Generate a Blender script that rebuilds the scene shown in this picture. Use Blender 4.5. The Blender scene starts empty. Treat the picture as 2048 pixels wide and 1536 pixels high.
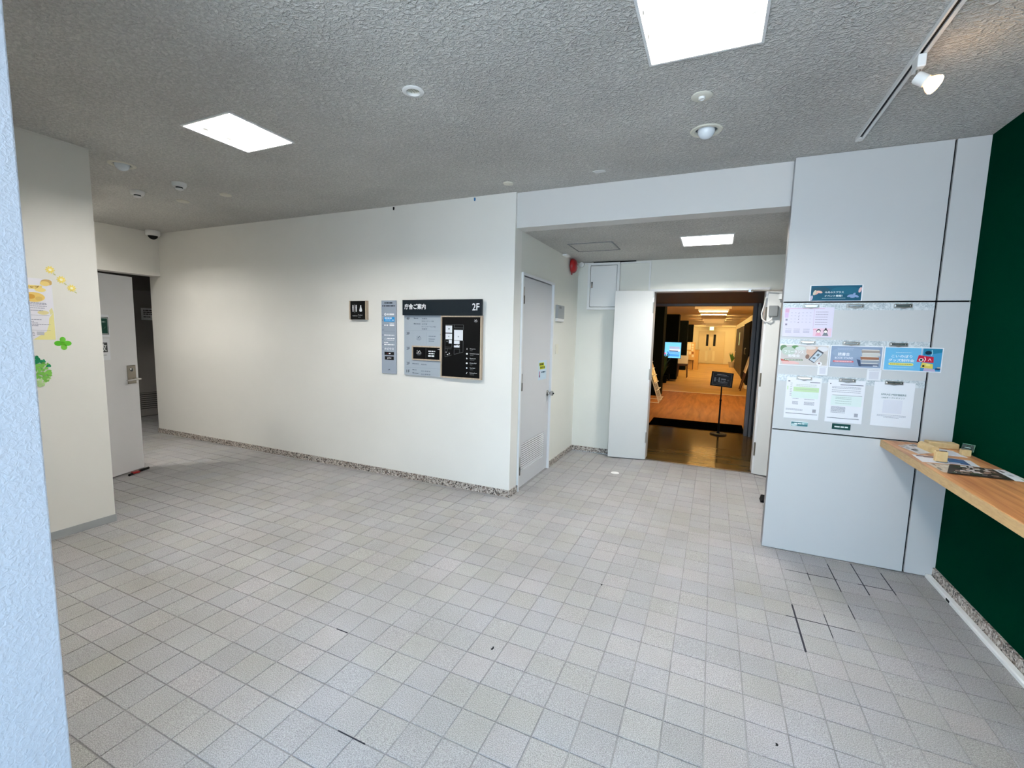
import bpy, bmesh, math, random
from mathutils import Vector, Matrix
random.seed(7)
S = bpy.context.scene
COL = S.collection

# ------------------------------------------------------------------ camera, sky, exposure
H, HB, D = 2.731, 2.433, 2.01            # lobby ceiling, alcove ceiling, alcove back wall
XG, XP, YP = 3.049, 2.066, -0.037        # green wall, edge of the panel pier, face of the panel pier
F_PX, YAW, PITCH, ROLL = 897.8, -0.4193, -0.1087, 0.0247
CAM = Vector((1.6471, -3.688, 1.5))
fw = Vector((math.sin(YAW)*math.cos(PITCH), math.cos(YAW)*math.cos(PITCH), math.sin(PITCH)))
rt = fw.cross(Vector((0, 0, 1))).normalized(); up = rt.cross(fw)
cr, sr = math.cos(ROLL), math.sin(ROLL)
r2 = rt*cr + up*sr; u2 = up*cr - rt*sr
cd = bpy.data.cameras.new('camera'); cam = bpy.data.objects.new('camera', cd); COL.objects.link(cam)
cam.matrix_world = Matrix(((r2.x, u2.x, -fw.x, CAM.x), (r2.y, u2.y, -fw.y, CAM.y), (r2.z, u2.z, -fw.z, CAM.z), (0, 0, 0, 1)))
cd.sensor_width = 36.0; cd.lens = F_PX/2048*36.0; cd.clip_start = 0.05; cd.clip_end = 200
S.camera = cam

w = bpy.data.worlds.new('overcast_sky'); S.world = w; w.use_nodes = True
bg = w.node_tree.nodes['Background']
bg.inputs[0].default_value = (0.52, 0.76, 1.0, 1); bg.inputs[1].default_value = 3.5
sl = bpy.data.lights.new('sun', 'SUN'); sl.energy = 20.0; sl.angle = math.radians(2); sl.color = (1.0, .97, .92)
sun = bpy.data.objects.new('sun', sl); COL.objects.link(sun); sun.rotation_euler = (math.radians(-38), 0, math.radians(12))   # high sun from behind the building, on the paving outside the entrance
S.view_settings.view_transform = 'Standard'; S.view_settings.look = 'None'
S.view_settings.exposure = 0.85; S.view_settings.gamma = 1.0; S.view_settings.use_curve_mapping = False
S.cycles.max_bounces = 6; S.cycles.diffuse_bounces = 5; S.cycles.glossy_bounces = 3; S.cycles.transmission_bounces = 4; S.cycles.sample_clamp_indirect = 6.0
S.cycles.caustics_reflective = False; S.cycles.caustics_refractive = False

LAMP_LOBBY, LAMP_CORRIDOR, LAMP_FAR = 136.0, 20.0, 330.0

# ------------------------------------------------------------------ materials
def lin(c):
    return tuple(((v/255)/12.92 if v/255 <= .04045 else ((v/255+.055)/1.055)**2.4) for v in c)
def nd(nt, t, **k):
    n = nt.nodes.new(t)
    for a, b in k.items(): setattr(n, a, b)
    return n
MATS = {}
def mat(name, rgb, rough=.6, metal=0., var=0., vscale=6., bump=0., bscale=200., bdist=.002, stretch=(1, 1, 1), emit=0., spec=.5, detail=4.):
    if name in MATS: return MATS[name]
    m = bpy.data.materials.new(name); m.use_nodes = True; nt = m.node_tree; p = nt.nodes['Principled BSDF']
    c = lin(rgb)
    p.inputs['Base Color'].default_value = (*c, 1); p.inputs['Roughness'].default_value = rough
    p.inputs['Metallic'].default_value = metal; p.inputs['Specular IOR Level'].default_value = spec
    if emit:
        p.inputs['Emission Color'].default_value = (*c, 1); p.inputs['Emission Strength'].default_value = emit
    if var or bump:
        tc = nd(nt, 'ShaderNodeTexCoord'); mp = nd(nt, 'ShaderNodeMapping'); mp.inputs['Scale'].default_value = stretch
        nt.links.new(tc.outputs['Object'], mp.inputs['Vector'])
    if var:
        n = nd(nt, 'ShaderNodeTexNoise'); n.inputs['Scale'].default_value = vscale; n.inputs['Detail'].default_value = detail
        nt.links.new(mp.outputs[0], n.inputs['Vector'])
        r = nd(nt, 'ShaderNodeValToRGB')
        r.color_ramp.elements[0].position = .3; r.color_ramp.elements[1].position = .7
        r.color_ramp.elements[0].color = (*[max(0, v*(1-var)) for v in c], 1); r.color_ramp.elements[1].color = (*[min(1, v*(1+var)) for v in c], 1)
        nt.links.new(n.outputs['Fac'], r.inputs[0]); nt.links.new(r.outputs[0], p.inputs['Base Color'])
    if bump:
        n = nd(nt, 'ShaderNodeTexNoise'); n.inputs['Scale'].default_value = bscale; n.inputs['Detail'].default_value = 3
        nt.links.new(mp.outputs[0], n.inputs['Vector'])
        b = nd(nt, 'ShaderNodeBump'); b.inputs['Strength'].default_value = bump; b.inputs['Distance'].default_value = bdist
        nt.links.new(n.outputs['Fac'], b.inputs['Height']); nt.links.new(b.outputs[0], p.inputs['Normal'])
    MATS[name] = m
    return m

def speckle(name, cols, scale, rough=.4, bump=0.):
    m = bpy.data.materials.new(name); m.use_nodes = True; nt = m.node_tree; p = nt.nodes['Principled BSDF']
    tc = nd(nt, 'ShaderNodeTexCoord'); v = nd(nt, 'ShaderNodeTexVoronoi'); v.inputs['Scale'].default_value = scale
    no = nd(nt, 'ShaderNodeTexNoise'); no.inputs['Scale'].default_value = scale*.6
    mx = nd(nt, 'ShaderNodeMixRGB'); mx.inputs[0].default_value = .02
    nt.links.new(tc.outputs['Object'], mx.inputs[1]); nt.links.new(no.outputs['Color'], mx.inputs[2]); nt.links.new(tc.outputs['Object'], no.inputs['Vector'])
    nt.links.new(mx.outputs[0], v.inputs['Vector'])
    sp = nd(nt, 'ShaderNodeSeparateColor'); nt.links.new(v.outputs['Color'], sp.inputs[0])
    r = nd(nt, 'ShaderNodeValToRGB'); r.color_ramp.interpolation = 'CONSTANT'
    els = r.color_ramp.elements
    for i, (pos, c) in enumerate(cols):
        e = els[i] if i < 2 else els.new(pos)
        e.position = pos; e.color = (*lin(c), 1)
    nt.links.new(sp.outputs[0], r.inputs[0]); nt.links.new(r.outputs[0], p.inputs['Base Color'])
    p.inputs['Roughness'].default_value = rough
    MATS[name] = m
    return m

def stucco(name, rgb, scale, dist, strength, var=.12, rough=.85, stretch=(1, 1, 1), pits=.22):
    m = bpy.data.materials.new(name); m.use_nodes = True; nt = m.node_tree; p = nt.nodes['Principled BSDF']
    c = lin(rgb); p.inputs['Roughness'].default_value = rough; p.inputs['Specular IOR Level'].default_value = .25
    tc = nd(nt, 'ShaderNodeTexCoord'); mp = nd(nt, 'ShaderNodeMapping'); mp.inputs['Scale'].default_value = stretch
    nt.links.new(tc.outputs['Object'], mp.inputs['Vector'])
    n1 = nd(nt, 'ShaderNodeTexNoise'); n1.inputs['Scale'].default_value = scale; n1.inputs['Detail'].default_value = 4; n1.inputs['Distortion'].default_value = .8
    n2 = nd(nt, 'ShaderNodeTexNoise'); n2.inputs['Scale'].default_value = .9; n2.inputs['Detail'].default_value = 3
    for n in (n1, n2): nt.links.new(mp.outputs[0], n.inputs['Vector'])
    ra = nd(nt, 'ShaderNodeValToRGB'); ra.color_ramp.elements[0].position = .38; ra.color_ramp.elements[1].position = .66
    nt.links.new(n1.outputs['Fac'], ra.inputs[0])
    b = nd(nt, 'ShaderNodeBump'); b.inputs['Strength'].default_value = strength; b.inputs['Distance'].default_value = dist
    nt.links.new(ra.outputs[0], b.inputs['Height']); nt.links.new(b.outputs[0], p.inputs['Normal'])
    r = nd(nt, 'ShaderNodeValToRGB'); r.color_ramp.elements[0].position = .3; r.color_ramp.elements[1].position = .7
    r.color_ramp.elements[0].color = (*[v*(1-var) for v in c], 1); r.color_ramp.elements[1].color = (*[min(1, v*(1+var)) for v in c], 1)
    nt.links.new(n2.outputs['Fac'], r.inputs[0])
    mm = nd(nt, 'ShaderNodeMixRGB', blend_type='MULTIPLY'); mm.inputs[0].default_value = pits
    nt.links.new(r.outputs[0], mm.inputs[1]); nt.links.new(ra.outputs[0], mm.inputs[2]); nt.links.new(mm.outputs[0], p.inputs['Base Color'])
    MATS[name] = m
    return m

def tile_material():
    m = bpy.data.materials.new('floor_tile'); m.use_nodes = True; nt = m.node_tree; p = nt.nodes['Principled BSDF']
    geo = nd(nt, 'ShaderNodeNewGeometry'); oi = nd(nt, 'ShaderNodeObjectInfo')
    ad = nd(nt, 'ShaderNodeMath', operation='ADD'); fr = nd(nt, 'ShaderNodeMath', operation='FRACT')
    nt.links.new(geo.outputs['Random Per Island'], ad.inputs[0]); nt.links.new(oi.outputs['Random'], ad.inputs[1]); nt.links.new(ad.outputs[0], fr.inputs[0])
    r = nd(nt, 'ShaderNodeValToRGB'); els = r.color_ramp.elements
    els[0].position = 0; els[0].color = (*lin((156, 155, 157)), 1)
    els[1].position = 1; els[1].color = (*lin((166, 165, 164)), 1)
    for pos, c in ((.2, (162, 161, 164)), (.4, (159, 158, 156)), (.6, (166, 163, 165)), (.8, (158, 158, 161))):
        e = els.new(pos); e.color = (*lin(c), 1)
    nt.links.new(fr.outputs[0], r.inputs[0])
    n = nd(nt, 'ShaderNodeTexNoise'); n.inputs['Scale'].default_value = 260; n.inputs['Detail'].default_value = 3
    nt.links.new(geo.outputs['Position'], n.inputs['Vector'])
    r2_ = nd(nt, 'ShaderNodeValToRGB'); r2_.color_ramp.elements[0].position = .34; r2_.color_ramp.elements[0].color = (.60, .60, .60, 1)
    r2_.color_ramp.elements[1].position = .66; r2_.color_ramp.elements[1].color = (1.25, 1.25, 1.25, 1)
    nt.links.new(n.outputs['Fac'], r2_.inputs[0])
    mm = nd(nt, 'ShaderNodeMixRGB', blend_type='MULTIPLY'); mm.inputs[0].default_value = 1
    nt.links.new(r.outputs[0], mm.inputs[1]); nt.links.new(r2_.outputs[0], mm.inputs[2])
    n3 = nd(nt, 'ShaderNodeTexNoise'); n3.inputs['Scale'].default_value = 1.6; n3.inputs['Detail'].default_value = 4
    nt.links.new(geo.outputs['Position'], n3.inputs['Vector'])
    r3 = nd(nt, 'ShaderNodeValToRGB'); r3.color_ramp.elements[0].position = .3; r3.color_ramp.elements[0].color = (.88, .87, .83, 1)
    r3.color_ramp.elements[1].position = .65; r3.color_ramp.elements[1].color = (1.04, 1.04, 1.04, 1)
    nt.links.new(n3.outputs['Fac'], r3.inputs[0])
    m2 = nd(nt, 'ShaderNodeMixRGB', blend_type='MULTIPLY'); m2.inputs[0].default_value = 1
    nt.links.new(mm.outputs[0], m2.inputs[1]); nt.links.new(r3.outputs[0], m2.inputs[2]); nt.links.new(m2.outputs[0], p.inputs['Base Color'])
    p.inputs['Roughness'].default_value = .55; p.inputs['Specular IOR Level'].default_value = .35
    b = nd(nt, 'ShaderNodeBump'); b.inputs['Strength'].default_value = .35; b.inputs['Distance'].default_value = .0012
    nt.links.new(n.outputs['Fac'], b.inputs['Height']); nt.links.new(b.outputs[0], p.inputs['Normal'])
    MATS['tile'] = m
    return m

def wood(name, c1, c2, rough=.45, stretch=(14, .8, 14), scale=3., spec=.5):
    m = bpy.data.materials.new(name); m.use_nodes = True; nt = m.node_tree; p = nt.nodes['Principled BSDF']
    tc = nd(nt, 'ShaderNodeTexCoord'); mp = nd(nt, 'ShaderNodeMapping'); mp.inputs['Scale'].default_value = stretch
    n = nd(nt, 'ShaderNodeTexNoise'); n.inputs['Scale'].default_value = scale; n.inputs['Detail'].default_value = 6; n.inputs['Distortion'].default_value = .6
    nt.links.new(tc.outputs['Object'], mp.inputs[0]); nt.links.new(mp.outputs[0], n.inputs['Vector'])
    r = nd(nt, 'ShaderNodeValToRGB'); r.color_ramp.elements[0].position = .3; r.color_ramp.elements[1].position = .7
    r.color_ramp.elements[0].color = (*lin(c1), 1); r.color_ramp.elements[1].color = (*lin(c2), 1)
    nt.links.new(n.outputs['Fac'], r.inputs[0]); nt.links.new(r.outputs[0], p.inputs['Base Color'])
    p.inputs['Roughness'].default_value = rough; p.inputs['Specular IOR Level'].default_value = spec
    MATS[name] = m
    return m

def glass(name, rgb=(235, 240, 238), alpha=.25):
    m = bpy.data.materials.new(name); m.use_nodes = True; nt = m.node_tree; p = nt.nodes['Principled BSDF']
    p.inputs['Base Color'].default_value = (*lin(rgb), 1); p.inputs['Roughness'].default_value = .05
    p.inputs['Transmission Weight'].default_value = .9; p.inputs['IOR'].default_value = 1.2
    MATS[name] = m
    return m

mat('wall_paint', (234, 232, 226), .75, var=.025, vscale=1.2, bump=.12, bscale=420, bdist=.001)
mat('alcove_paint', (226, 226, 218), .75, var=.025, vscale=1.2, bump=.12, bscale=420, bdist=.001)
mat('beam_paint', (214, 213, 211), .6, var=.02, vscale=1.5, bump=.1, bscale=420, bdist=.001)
stucco('ceiling_stucco', (222, 220, 215), 52, .009, 1.0, stretch=(1, 1.25, 1))
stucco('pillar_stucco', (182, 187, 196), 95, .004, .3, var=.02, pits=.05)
mat('panel_face', (202, 203, 203), .5, var=.015, vscale=2, bump=.08, bscale=500, bdist=.0008)
mat('panel_joint', (6, 6, 10), .9, spec=.05)
mat('panel_edge', (150, 152, 155), .35, metal=.6)
mat('green_paint', (1, 42, 29), .6, spec=.0, bump=.05, bscale=300, bdist=.001)
speckle('granite', [(0, (176, 168, 160)), (.40, (132, 122, 114)), (.60, (206, 200, 194)), (.76, (52, 48, 47)), (.92, (108, 88, 76))], 105, .45)
tile_material()
mat('grout', (140, 139, 138), .9, var=.15, vscale=9)
mat('dark_gap', (38, 38, 48), .9)
mat('base_vinyl', (160, 164, 166), .5)
mat('white_plastic', (232, 232, 230), .4)
mat('reflector_white', (205, 205, 203), .5)
mat('ivory_plastic', (225, 222, 208), .45)
mat('white_metal', (228, 229, 228), .4)
mat('door_paint', (206, 207, 210), .45, bump=.04, bscale=300, bdist=.0008)
mat('door_white', (210, 211, 209), .45)
mat('door_grey', (226, 223, 223), .5)
mat('frame_white', (226, 227, 228), .4)
mat('chrome', (200, 198, 195), .22, metal=1.)
mat('steel', (170, 165, 158), .35, metal=1.)
mat('bronze_steel', (150, 142, 130), .35, metal=.9)
mat('black', (5, 5, 6), .5, spec=.12)
mat('matte_black', (4, 5, 4), .9, spec=.05)
mat('dark_slot', (8, 8, 8), .9, spec=.05)
mat('grey_plastic', (150, 155, 158), .5)
mat('dark_grey_plastic', (110, 114, 116), .5)
mat('red_enamel', (150, 14, 18), .3)
mat('paper', (236, 236, 240), .7)
mat('frost_glass', (225, 232, 238), .25)
mat('lamp_white', (255, 252, 246), .5, emit=LAMP_LOBBY)
mat('warm_bulb', (255, 205, 140), .5, emit=30.)
mat('warm_glass', (255, 196, 130), .3, emit=2.2)
mat('corridor_lamp', (255, 200, 115), .5, emit=LAMP_CORRIDOR)
mat('corridor_lamp_far', (255, 224, 160), .5, emit=LAMP_FAR)
wood('counter_wood', (162, 98, 54), (222, 164, 108), .4, stretch=(16, .9, 16), scale=2.2)
wood('counter_edge', (176, 144, 98), (196, 164, 114), .5, stretch=(2, 6, 30), scale=3)
wood('block_wood', (214, 180, 126), (228, 198, 146), .55, stretch=(8, 8, 8), scale=3)
wood('sign_wood', (170, 152, 132), (196, 178, 156), .6, stretch=(12, 12, 3), scale=5)
wood('floor_brown', (120, 70, 32), (160, 104, 54), .55, spec=.2, stretch=(9, .8, 1), scale=1.2)
wood('floor_oak', (168, 124, 60), (204, 158, 84), .5, spec=.25, stretch=(1.2, 7, 1), scale=1.0)
wood('floor_vinyl', (70, 53, 27), (94, 72, 38), .12, stretch=(1., 5, 1), scale=1.2, spec=.04)
wood('dark_wood', (58, 32, 24), (80, 46, 34), .5)
wood('orange_wood', (200, 148, 72), (214, 166, 90), .5)
mat('cream_wall', (236, 222, 184), .7)
mat('corridor_ceiling', (222, 200, 168), .8, var=.06, vscale=3, stretch=(1, 6, 1))
mat('vestibule_grey', (58, 60, 66), .6)
mat('frame_grey', (104, 104, 108), .45)
mat('cream_door', (222, 202, 156), .5)
mat('leaf_green', (60, 110, 40), .6, var=.2, vscale=8)
mat('dark_green_leaf', (28, 58, 30), .6, var=.2, vscale=8)
mat('pot', (190, 170, 140), .6)
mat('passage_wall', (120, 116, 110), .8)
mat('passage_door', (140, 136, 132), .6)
mat('pale_paving', (196, 198, 200), .9, var=.1)  # unseen paving outside, made pale to bounce daylight up onto the ceiling
glass('clear_acrylic')
mat('chair_white', (232, 222, 205), .7)
mat('carpet_black', (4, 4, 4), .95, spec=.0, bump=.3, bscale=500, bdist=.002)

def marble_material():
    m = bpy.data.materials.new('marbled_tape'); m.use_nodes = True; nt = m.node_tree; p = nt.nodes['Principled BSDF']
    tc = nd(nt, 'ShaderNodeTexCoord'); n = nd(nt, 'ShaderNodeTexNoise'); n.inputs['Scale'].default_value = 38; n.inputs['Detail'].default_value = 5; n.inputs['Distortion'].default_value = 2.5
    nt.links.new(tc.outputs['Object'], n.inputs['Vector'])
    r = nd(nt, 'ShaderNodeValToRGB'); r.color_ramp.elements[0].position = .35; r.color_ramp.elements[1].position = .62
    r.color_ramp.elements[0].color = (*lin((172, 184, 190)), 1); r.color_ramp.elements[1].color = (*lin((222, 226, 228)), 1)
    nt.links.new(n.outputs['Fac'], r.inputs[0]); nt.links.new(r.outputs[0], p.inputs['Base Color']); p.inputs['Roughness'].default_value = .25
    MATS['marble'] = m
marble_material()

def ink(rgb, rough=.5, emit=0.):
    return mat('ink_%d_%d_%d%s' % (*rgb, '_lit' if emit else ''), rgb, rough, emit=emit, spec=.2)

# ------------------------------------------------------------------ mesh helpers (everything is modelled in world coordinates)
WL = {}
class MB:
    def __init__(self): self.v = []; self.f = []; self.mi = []
    def add(self, vs, fs, mi=0):
        b = len(self.v); self.v += [tuple(x) for x in vs]; self.f += [tuple(b+i for i in f) for f in fs]; self.mi += [mi]*len(fs)
        return self
    def box(self, x0, x1, y0, y1, z0, z1, mi=0):
        return self.add([(x0, y0, z0), (x1, y0, z0), (x1, y1, z0), (x0, y1, z0), (x0, y0, z1), (x1, y0, z1), (x1, y1, z1), (x0, y1, z1)],
                        [(0, 3, 2, 1), (4, 5, 6, 7), (0, 1, 5, 4), (1, 2, 6, 5), (2, 3, 7, 6), (3, 0, 4, 7)], mi)
    def obox(self, o, u, v, n, x0, x1, y0, y1, z0, z1, mi=0):
        o, u, v, n = map(Vector, (o, u, v, n))
        P = [o+u*x+v*y+n*z for z in (z0, z1) for (x, y) in ((x0, y0), (x1, y0), (x1, y1), (x0, y1))]
        return self.add(P, [(0, 3, 2, 1), (4, 5, 6, 7), (0, 1, 5, 4), (1, 2, 6, 5), (2, 3, 7, 6), (3, 0, 4, 7)], mi)
    def lathe(self, c, axis, prof, seg=24, mi=0):
        c, a = Vector(c), Vector(axis).normalized()
        e = a.orthogonal().normalized(); g = a.cross(e)
        vs = []; fs = []; n = len(prof)
        for (r, h) in prof:
            for k in range(seg):
                t = 2*math.pi*k/seg; vs.append(c+a*h+(e*math.cos(t)+g*math.sin(t))*max(r, 1e-5))
        for i in range(n-1):
            for k in range(seg):
                k2 = (k+1) % seg; fs.append((i*seg+k, i*seg+k2, (i+1)*seg+k2, (i+1)*seg+k))
        return self.add(vs, fs, mi)
    def tube(self, pts, r, seg=8, mi=0):
        pts = [Vector(p) for p in pts]; vs = []; fs = []; prev = None
        for i, p in enumerate(pts):
            d = (pts[min(i+1, len(pts)-1)]-pts[max(i-1, 0)]).normalized()
            e = d.orthogonal().normalized() if prev is None else (prev-d*prev.dot(d)).normalized()
            prev = e; g = d.cross(e); rr = r[i] if isinstance(r, (list, tuple)) else r
            for k in range(seg):
                t = 2*math.pi*k/seg; vs.append(p+(e*math.cos(t)+g*math.sin(t))*rr)
        for i in range(len(pts)-1):
            for k in range(seg):
                k2 = (k+1) % seg; fs.append((i*seg+k, i*seg+k2, (i+1)*seg+k2, (i+1)*seg+k))
        fs.append(tuple(range(seg))[::-1]); fs.append(tuple((len(pts)-1)*seg+k for k in range(seg)))
        return self.add(vs, fs, mi)
    def prism(self, poly, vec, mi=0):
        poly = [Vector(p) for p in poly]; vec = Vector(vec); n = len(poly)
        vs = poly+[p+vec for p in poly]
        fs = [tuple(range(n))[::-1], tuple(range(n, 2*n))]+[(i, (i+1) % n, n+(i+1) % n, n+i) for i in range(n)]
        return self.add(vs, fs, mi)
    def build(self, name, mats, parent=None, bevel=0., smooth=False, origin=None):
        if not isinstance(mats, (list, tuple)): mats = [mats]
        xs = [p[0] for p in self.v]; ys = [p[1] for p in self.v]; zs = [p[2] for p in self.v]
        c = Vector(((min(xs)+max(xs))/2, (min(ys)+max(ys))/2, min(zs))) if origin is None else Vector(origin)
        me = bpy.data.meshes.new(name); me.from_pydata([tuple(Vector(p)-c) for p in self.v], [], self.f)
        for m in mats: me.materials.append(MATS[m] if isinstance(m, str) else m)
        for poly, i in zip(me.polygons, self.mi): poly.material_index = i
        bm = bmesh.new(); bm.from_mesh(me)
        bmesh.ops.recalc_face_normals(bm, faces=bm.faces)
        if bevel:
            bmesh.ops.bevel(bm, geom=list(bm.edges), offset=bevel, segments=2, affect='EDGES', profile=.5, clamp_overlap=True)
        bm.to_mesh(me); bm.free()
        if smooth:
            for poly in me.polygons: poly.use_smooth = True
        o = bpy.data.objects.new(name, me); COL.objects.link(o)
        place(o, c, parent)
        if smooth:
            try: me.set_sharp_from_angle(angle=math.radians(40))
            except Exception: pass
        return o
def place(o, c, parent):
    WL[o.name] = Vector(c)
    if parent is not None:
        o.parent = parent; o.location = Vector(c)-WL[parent.name]
    else: o.location = c
def box(name, m, x0, x1, y0, y1, z0, z1, parent=None, bevel=0.):
    return MB().box(x0, x1, y0, y1, z0, z1).build(name, m, parent, bevel)
def tag(o, label, cat, group=None):
    o['label'] = label; o['category'] = cat
    if group: o['group'] = group
    return o
def struct(o, label=None):
    o['kind'] = 'structure'
    if label: o['label'] = label
    return o
def thing(name, loc, label, cat, group=None):
    o = bpy.data.objects.new(name, None); o.empty_display_size = .05; COL.objects.link(o); place(o, loc, None)
    return tag(o, label, cat, group)
def wallframe(x0, x1, z0, z1, y0, y1, t):          # four bars of a frame in a y plane
    return MB().box(x0, x1, y0, y1, z1-t, z1).box(x0, x1, y0, y1, z0, z0+t).box(x0, x0+t, y0, y1, z0+t, z1-t).box(x1-t, x1, y0, y1, z0+t, z1-t)

# flat print: text and shapes on the face of a sheet
_tx = {}
def text_mesh(s):
    k = s
    if k not in _tx:
        cu = bpy.data.curves.new('t', 'FONT'); cu.body = s; cu.resolution_u = 2; cu.fill_mode = 'FRONT'
        ob = bpy.data.objects.new('t', cu); COL.objects.link(ob)
        dg = bpy.context.evaluated_depsgraph_get(); me = bpy.data.meshes.new_from_object(ob.evaluated_get(dg))
        vs = [(v.co.x, v.co.y) for v in me.vertices]; fs = [tuple(p.vertices) for p in me.polygons]
        bpy.data.objects.remove(ob); bpy.data.curves.remove(cu); bpy.data.meshes.remove(me)
        x0 = min(v[0] for v in vs); x1 = max(v[0] for v in vs); y0 = min(v[1] for v in vs); y1 = max(v[1] for v in vs)
        _tx[k] = ([(a-x0, b-y0) for a, b in vs], fs, x1-x0, y1-y0)
    return _tx[k]
class Sheet:
    STEP = .00035
    def __init__(self, o, u, v, w, h, t=.0006):
        self.o, self.u, self.v = map(Vector, (o, u, v)); self.n = self.u.cross(self.v); self.w, self.h, self.t = w, h, t
        self.pr = {}; self.tx = {}; self.lay = 0; self.cnt = 0
    def P(self, x, y, d): return self.o+self.u*x+self.v*y+self.n*d
    def base(self, name, m, bevel=0., parent=None):
        self.ob = MB().obox(self.o, self.u, self.v, self.n, 0, self.w, 0, self.h, 0, self.t).build(name, m, parent, bevel)
        return self.ob
    def d(self):
        self.lay += 1; return self.t+self.STEP*self.lay
    def poly(self, pts, col, layer=None):
        d = self.d() if layer is None else self.t+self.STEP*layer
        self.cnt += 1; d += min(self.cnt, 150)*.000002                       # no two prints share a plane
        cl_ = [(min(max(x, .0005), self.w-.0005), min(max(y, .0005), self.h-.0005)) for x, y in pts]
        self.pr.setdefault(col, MB()).add([self.P(x, y, d) for x, y in cl_], [tuple(range(len(cl_)))])
    def rect(self, x0, y0, x1, y1, col, layer=None): self.poly([(x0, y0), (x1, y0), (x1, y1), (x0, y1)], col, layer)
    def ell(self, cx, cy, rx, ry, col, layer=None, n=20, a=0.):
        ca, sa = math.cos(a), math.sin(a)
        self.poly([(cx+rx*math.cos(t)*ca-ry*math.sin(t)*sa, cy+rx*math.cos(t)*sa+ry*math.sin(t)*ca) for t in (2*math.pi*i/n for i in range(n))], col, layer)
    def pill(self, x0, y0, x1, y1, col, layer=None):
        r = (y1-y0)/2; pts = []
        for i in range(9):
            t = -math.pi/2+math.pi*i/8; pts.append((x1-r+r*math.cos(t), y0+r+r*math.sin(t)))
        for i in range(9):
            t = math.pi/2+math.pi*i/8; pts.append((x0+r+r*math.cos(t), y0+r+r*math.sin(t)))
        self.poly(pts, col, layer)
    def line(self, x0, y0, x1, y1, wd, col, layer=None):
        dx, dy = x1-x0, y1-y0; L = math.hypot(dx, dy); nx, ny = -dy/L*wd/2, dx/L*wd/2
        self.poly([(x0+nx, y0+ny), (x0-nx, y0-ny), (x1-nx, y1-ny), (x1+nx, y1+ny)], col, layer)
    def outline(self, pts, wd, col, layer=None):
        for a, b in zip(pts, pts[1:]): self.line(*a, *b, wd, col, layer)
    def text(self, s, x, y, h, col, w=None, al='L', bold=0., layer=6):
        vs, fs, tw, th = text_mesh(s); k = h/th; kx = k if w is None else w/tw
        if al == 'C': x -= tw*kx/2
        if al == 'R': x -= tw*kx
        d = self.t+self.STEP*layer
        e = bold*h*.9                                                          # heavier strokes: the same line printed again with a small shift
        for i, (ox, oy) in enumerate(((0, 0),) if not bold else ((-e, 0), (e, 0), (0, e), (0, -e))):
            self.tx.setdefault(col, MB()).add([self.P(x+ox+a*kx, y+oy+b*k, d+i*.000012) for a, b in vs], fs)
    def greek(self, x, y, w, h, col, layer=3):            # a line of print too small to read
        r = random.Random(int(x*9e4+y*7e4)); a = x
        while a < x+w:
            b = min(x+w, a+h*r.uniform(1.2, 4)); self.rect(a, y, b, y+h, col, layer); a = b+h*.45
    def finish(self, parent=None):
        parent = parent or self.ob
        for store, nm in ((self.pr, 'print'), (self.tx, 'lettering')):
            if not store: continue
            mb = MB(); ms = []
            for i, (c, b) in enumerate(store.items()):
                ms.append(ink(c) if isinstance(c, tuple) else MATS[c]); mb.add(b.v, b.f, i)
            me = mb.build(nm, ms, parent)
        return parent

def rect_grid(x0, x1, y0, y1, holes):                   # a flat field with rectangular openings
    xs = sorted({x0, x1, *[h[0] for h in holes], *[h[1] for h in holes]}); ys = sorted({y0, y1, *[h[2] for h in holes], *[h[3] for h in holes]})
    out = []
    for a, b in zip(xs, xs[1:]):
        for c, d in zip(ys, ys[1:]):
            mx, my = (a+b)/2, (c+d)/2
            if not any(h[0] < mx < h[1] and h[2] < my < h[3] for h in holes): out.append((a, b, c, d))
    return out

# ------------------------------------------------------------------ the shell of the place
TROFFERS = [(-1.2, -1.66, H), (1.524, -1.675, H), (1.523, 1.02, HB), (-4.2, -1.6, H)]
TW, TD = .229, .223
ROUND_HOLES = [(.152, -1.67, .056), (1.521, -.672, .09), (-2.606, -1.628, .088)]
holes = [(x-TW+.01, x+TW-.01, y-TD+.01, y+TD-.01) for x, y, z in TROFFERS if z == H]
holes += [(x-r*.66, x+r*.66, y-r*.66, y+r*.66) for x, y, r in ROUND_HOLES]
mb = MB()
for a, b, c, d in rect_grid(-5.229, XG, -4.6, .03, holes): mb.add([(a, c, H), (b, c, H), (b, d, H), (a, d, H)], [(0, 1, 2, 3)])
struct(mb.build('ceiling', 'ceiling_stucco'), 'grey sprayed stucco ceiling of the lobby')
mb = MB()
x, y, z = TROFFERS[2]
for a, b, c, d in rect_grid(-.1, XG, .18, D, [(x-TW+.01, x+TW-.01, y-TD+.01, y+TD-.01)]): mb.add([(a, c, HB), (b, c, HB), (b, d, HB), (a, d, HB)], [(0, 1, 2, 3)])
struct(mb.build('ceiling', 'ceiling_stucco'), 'lower stucco ceiling of the alcove')

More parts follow.
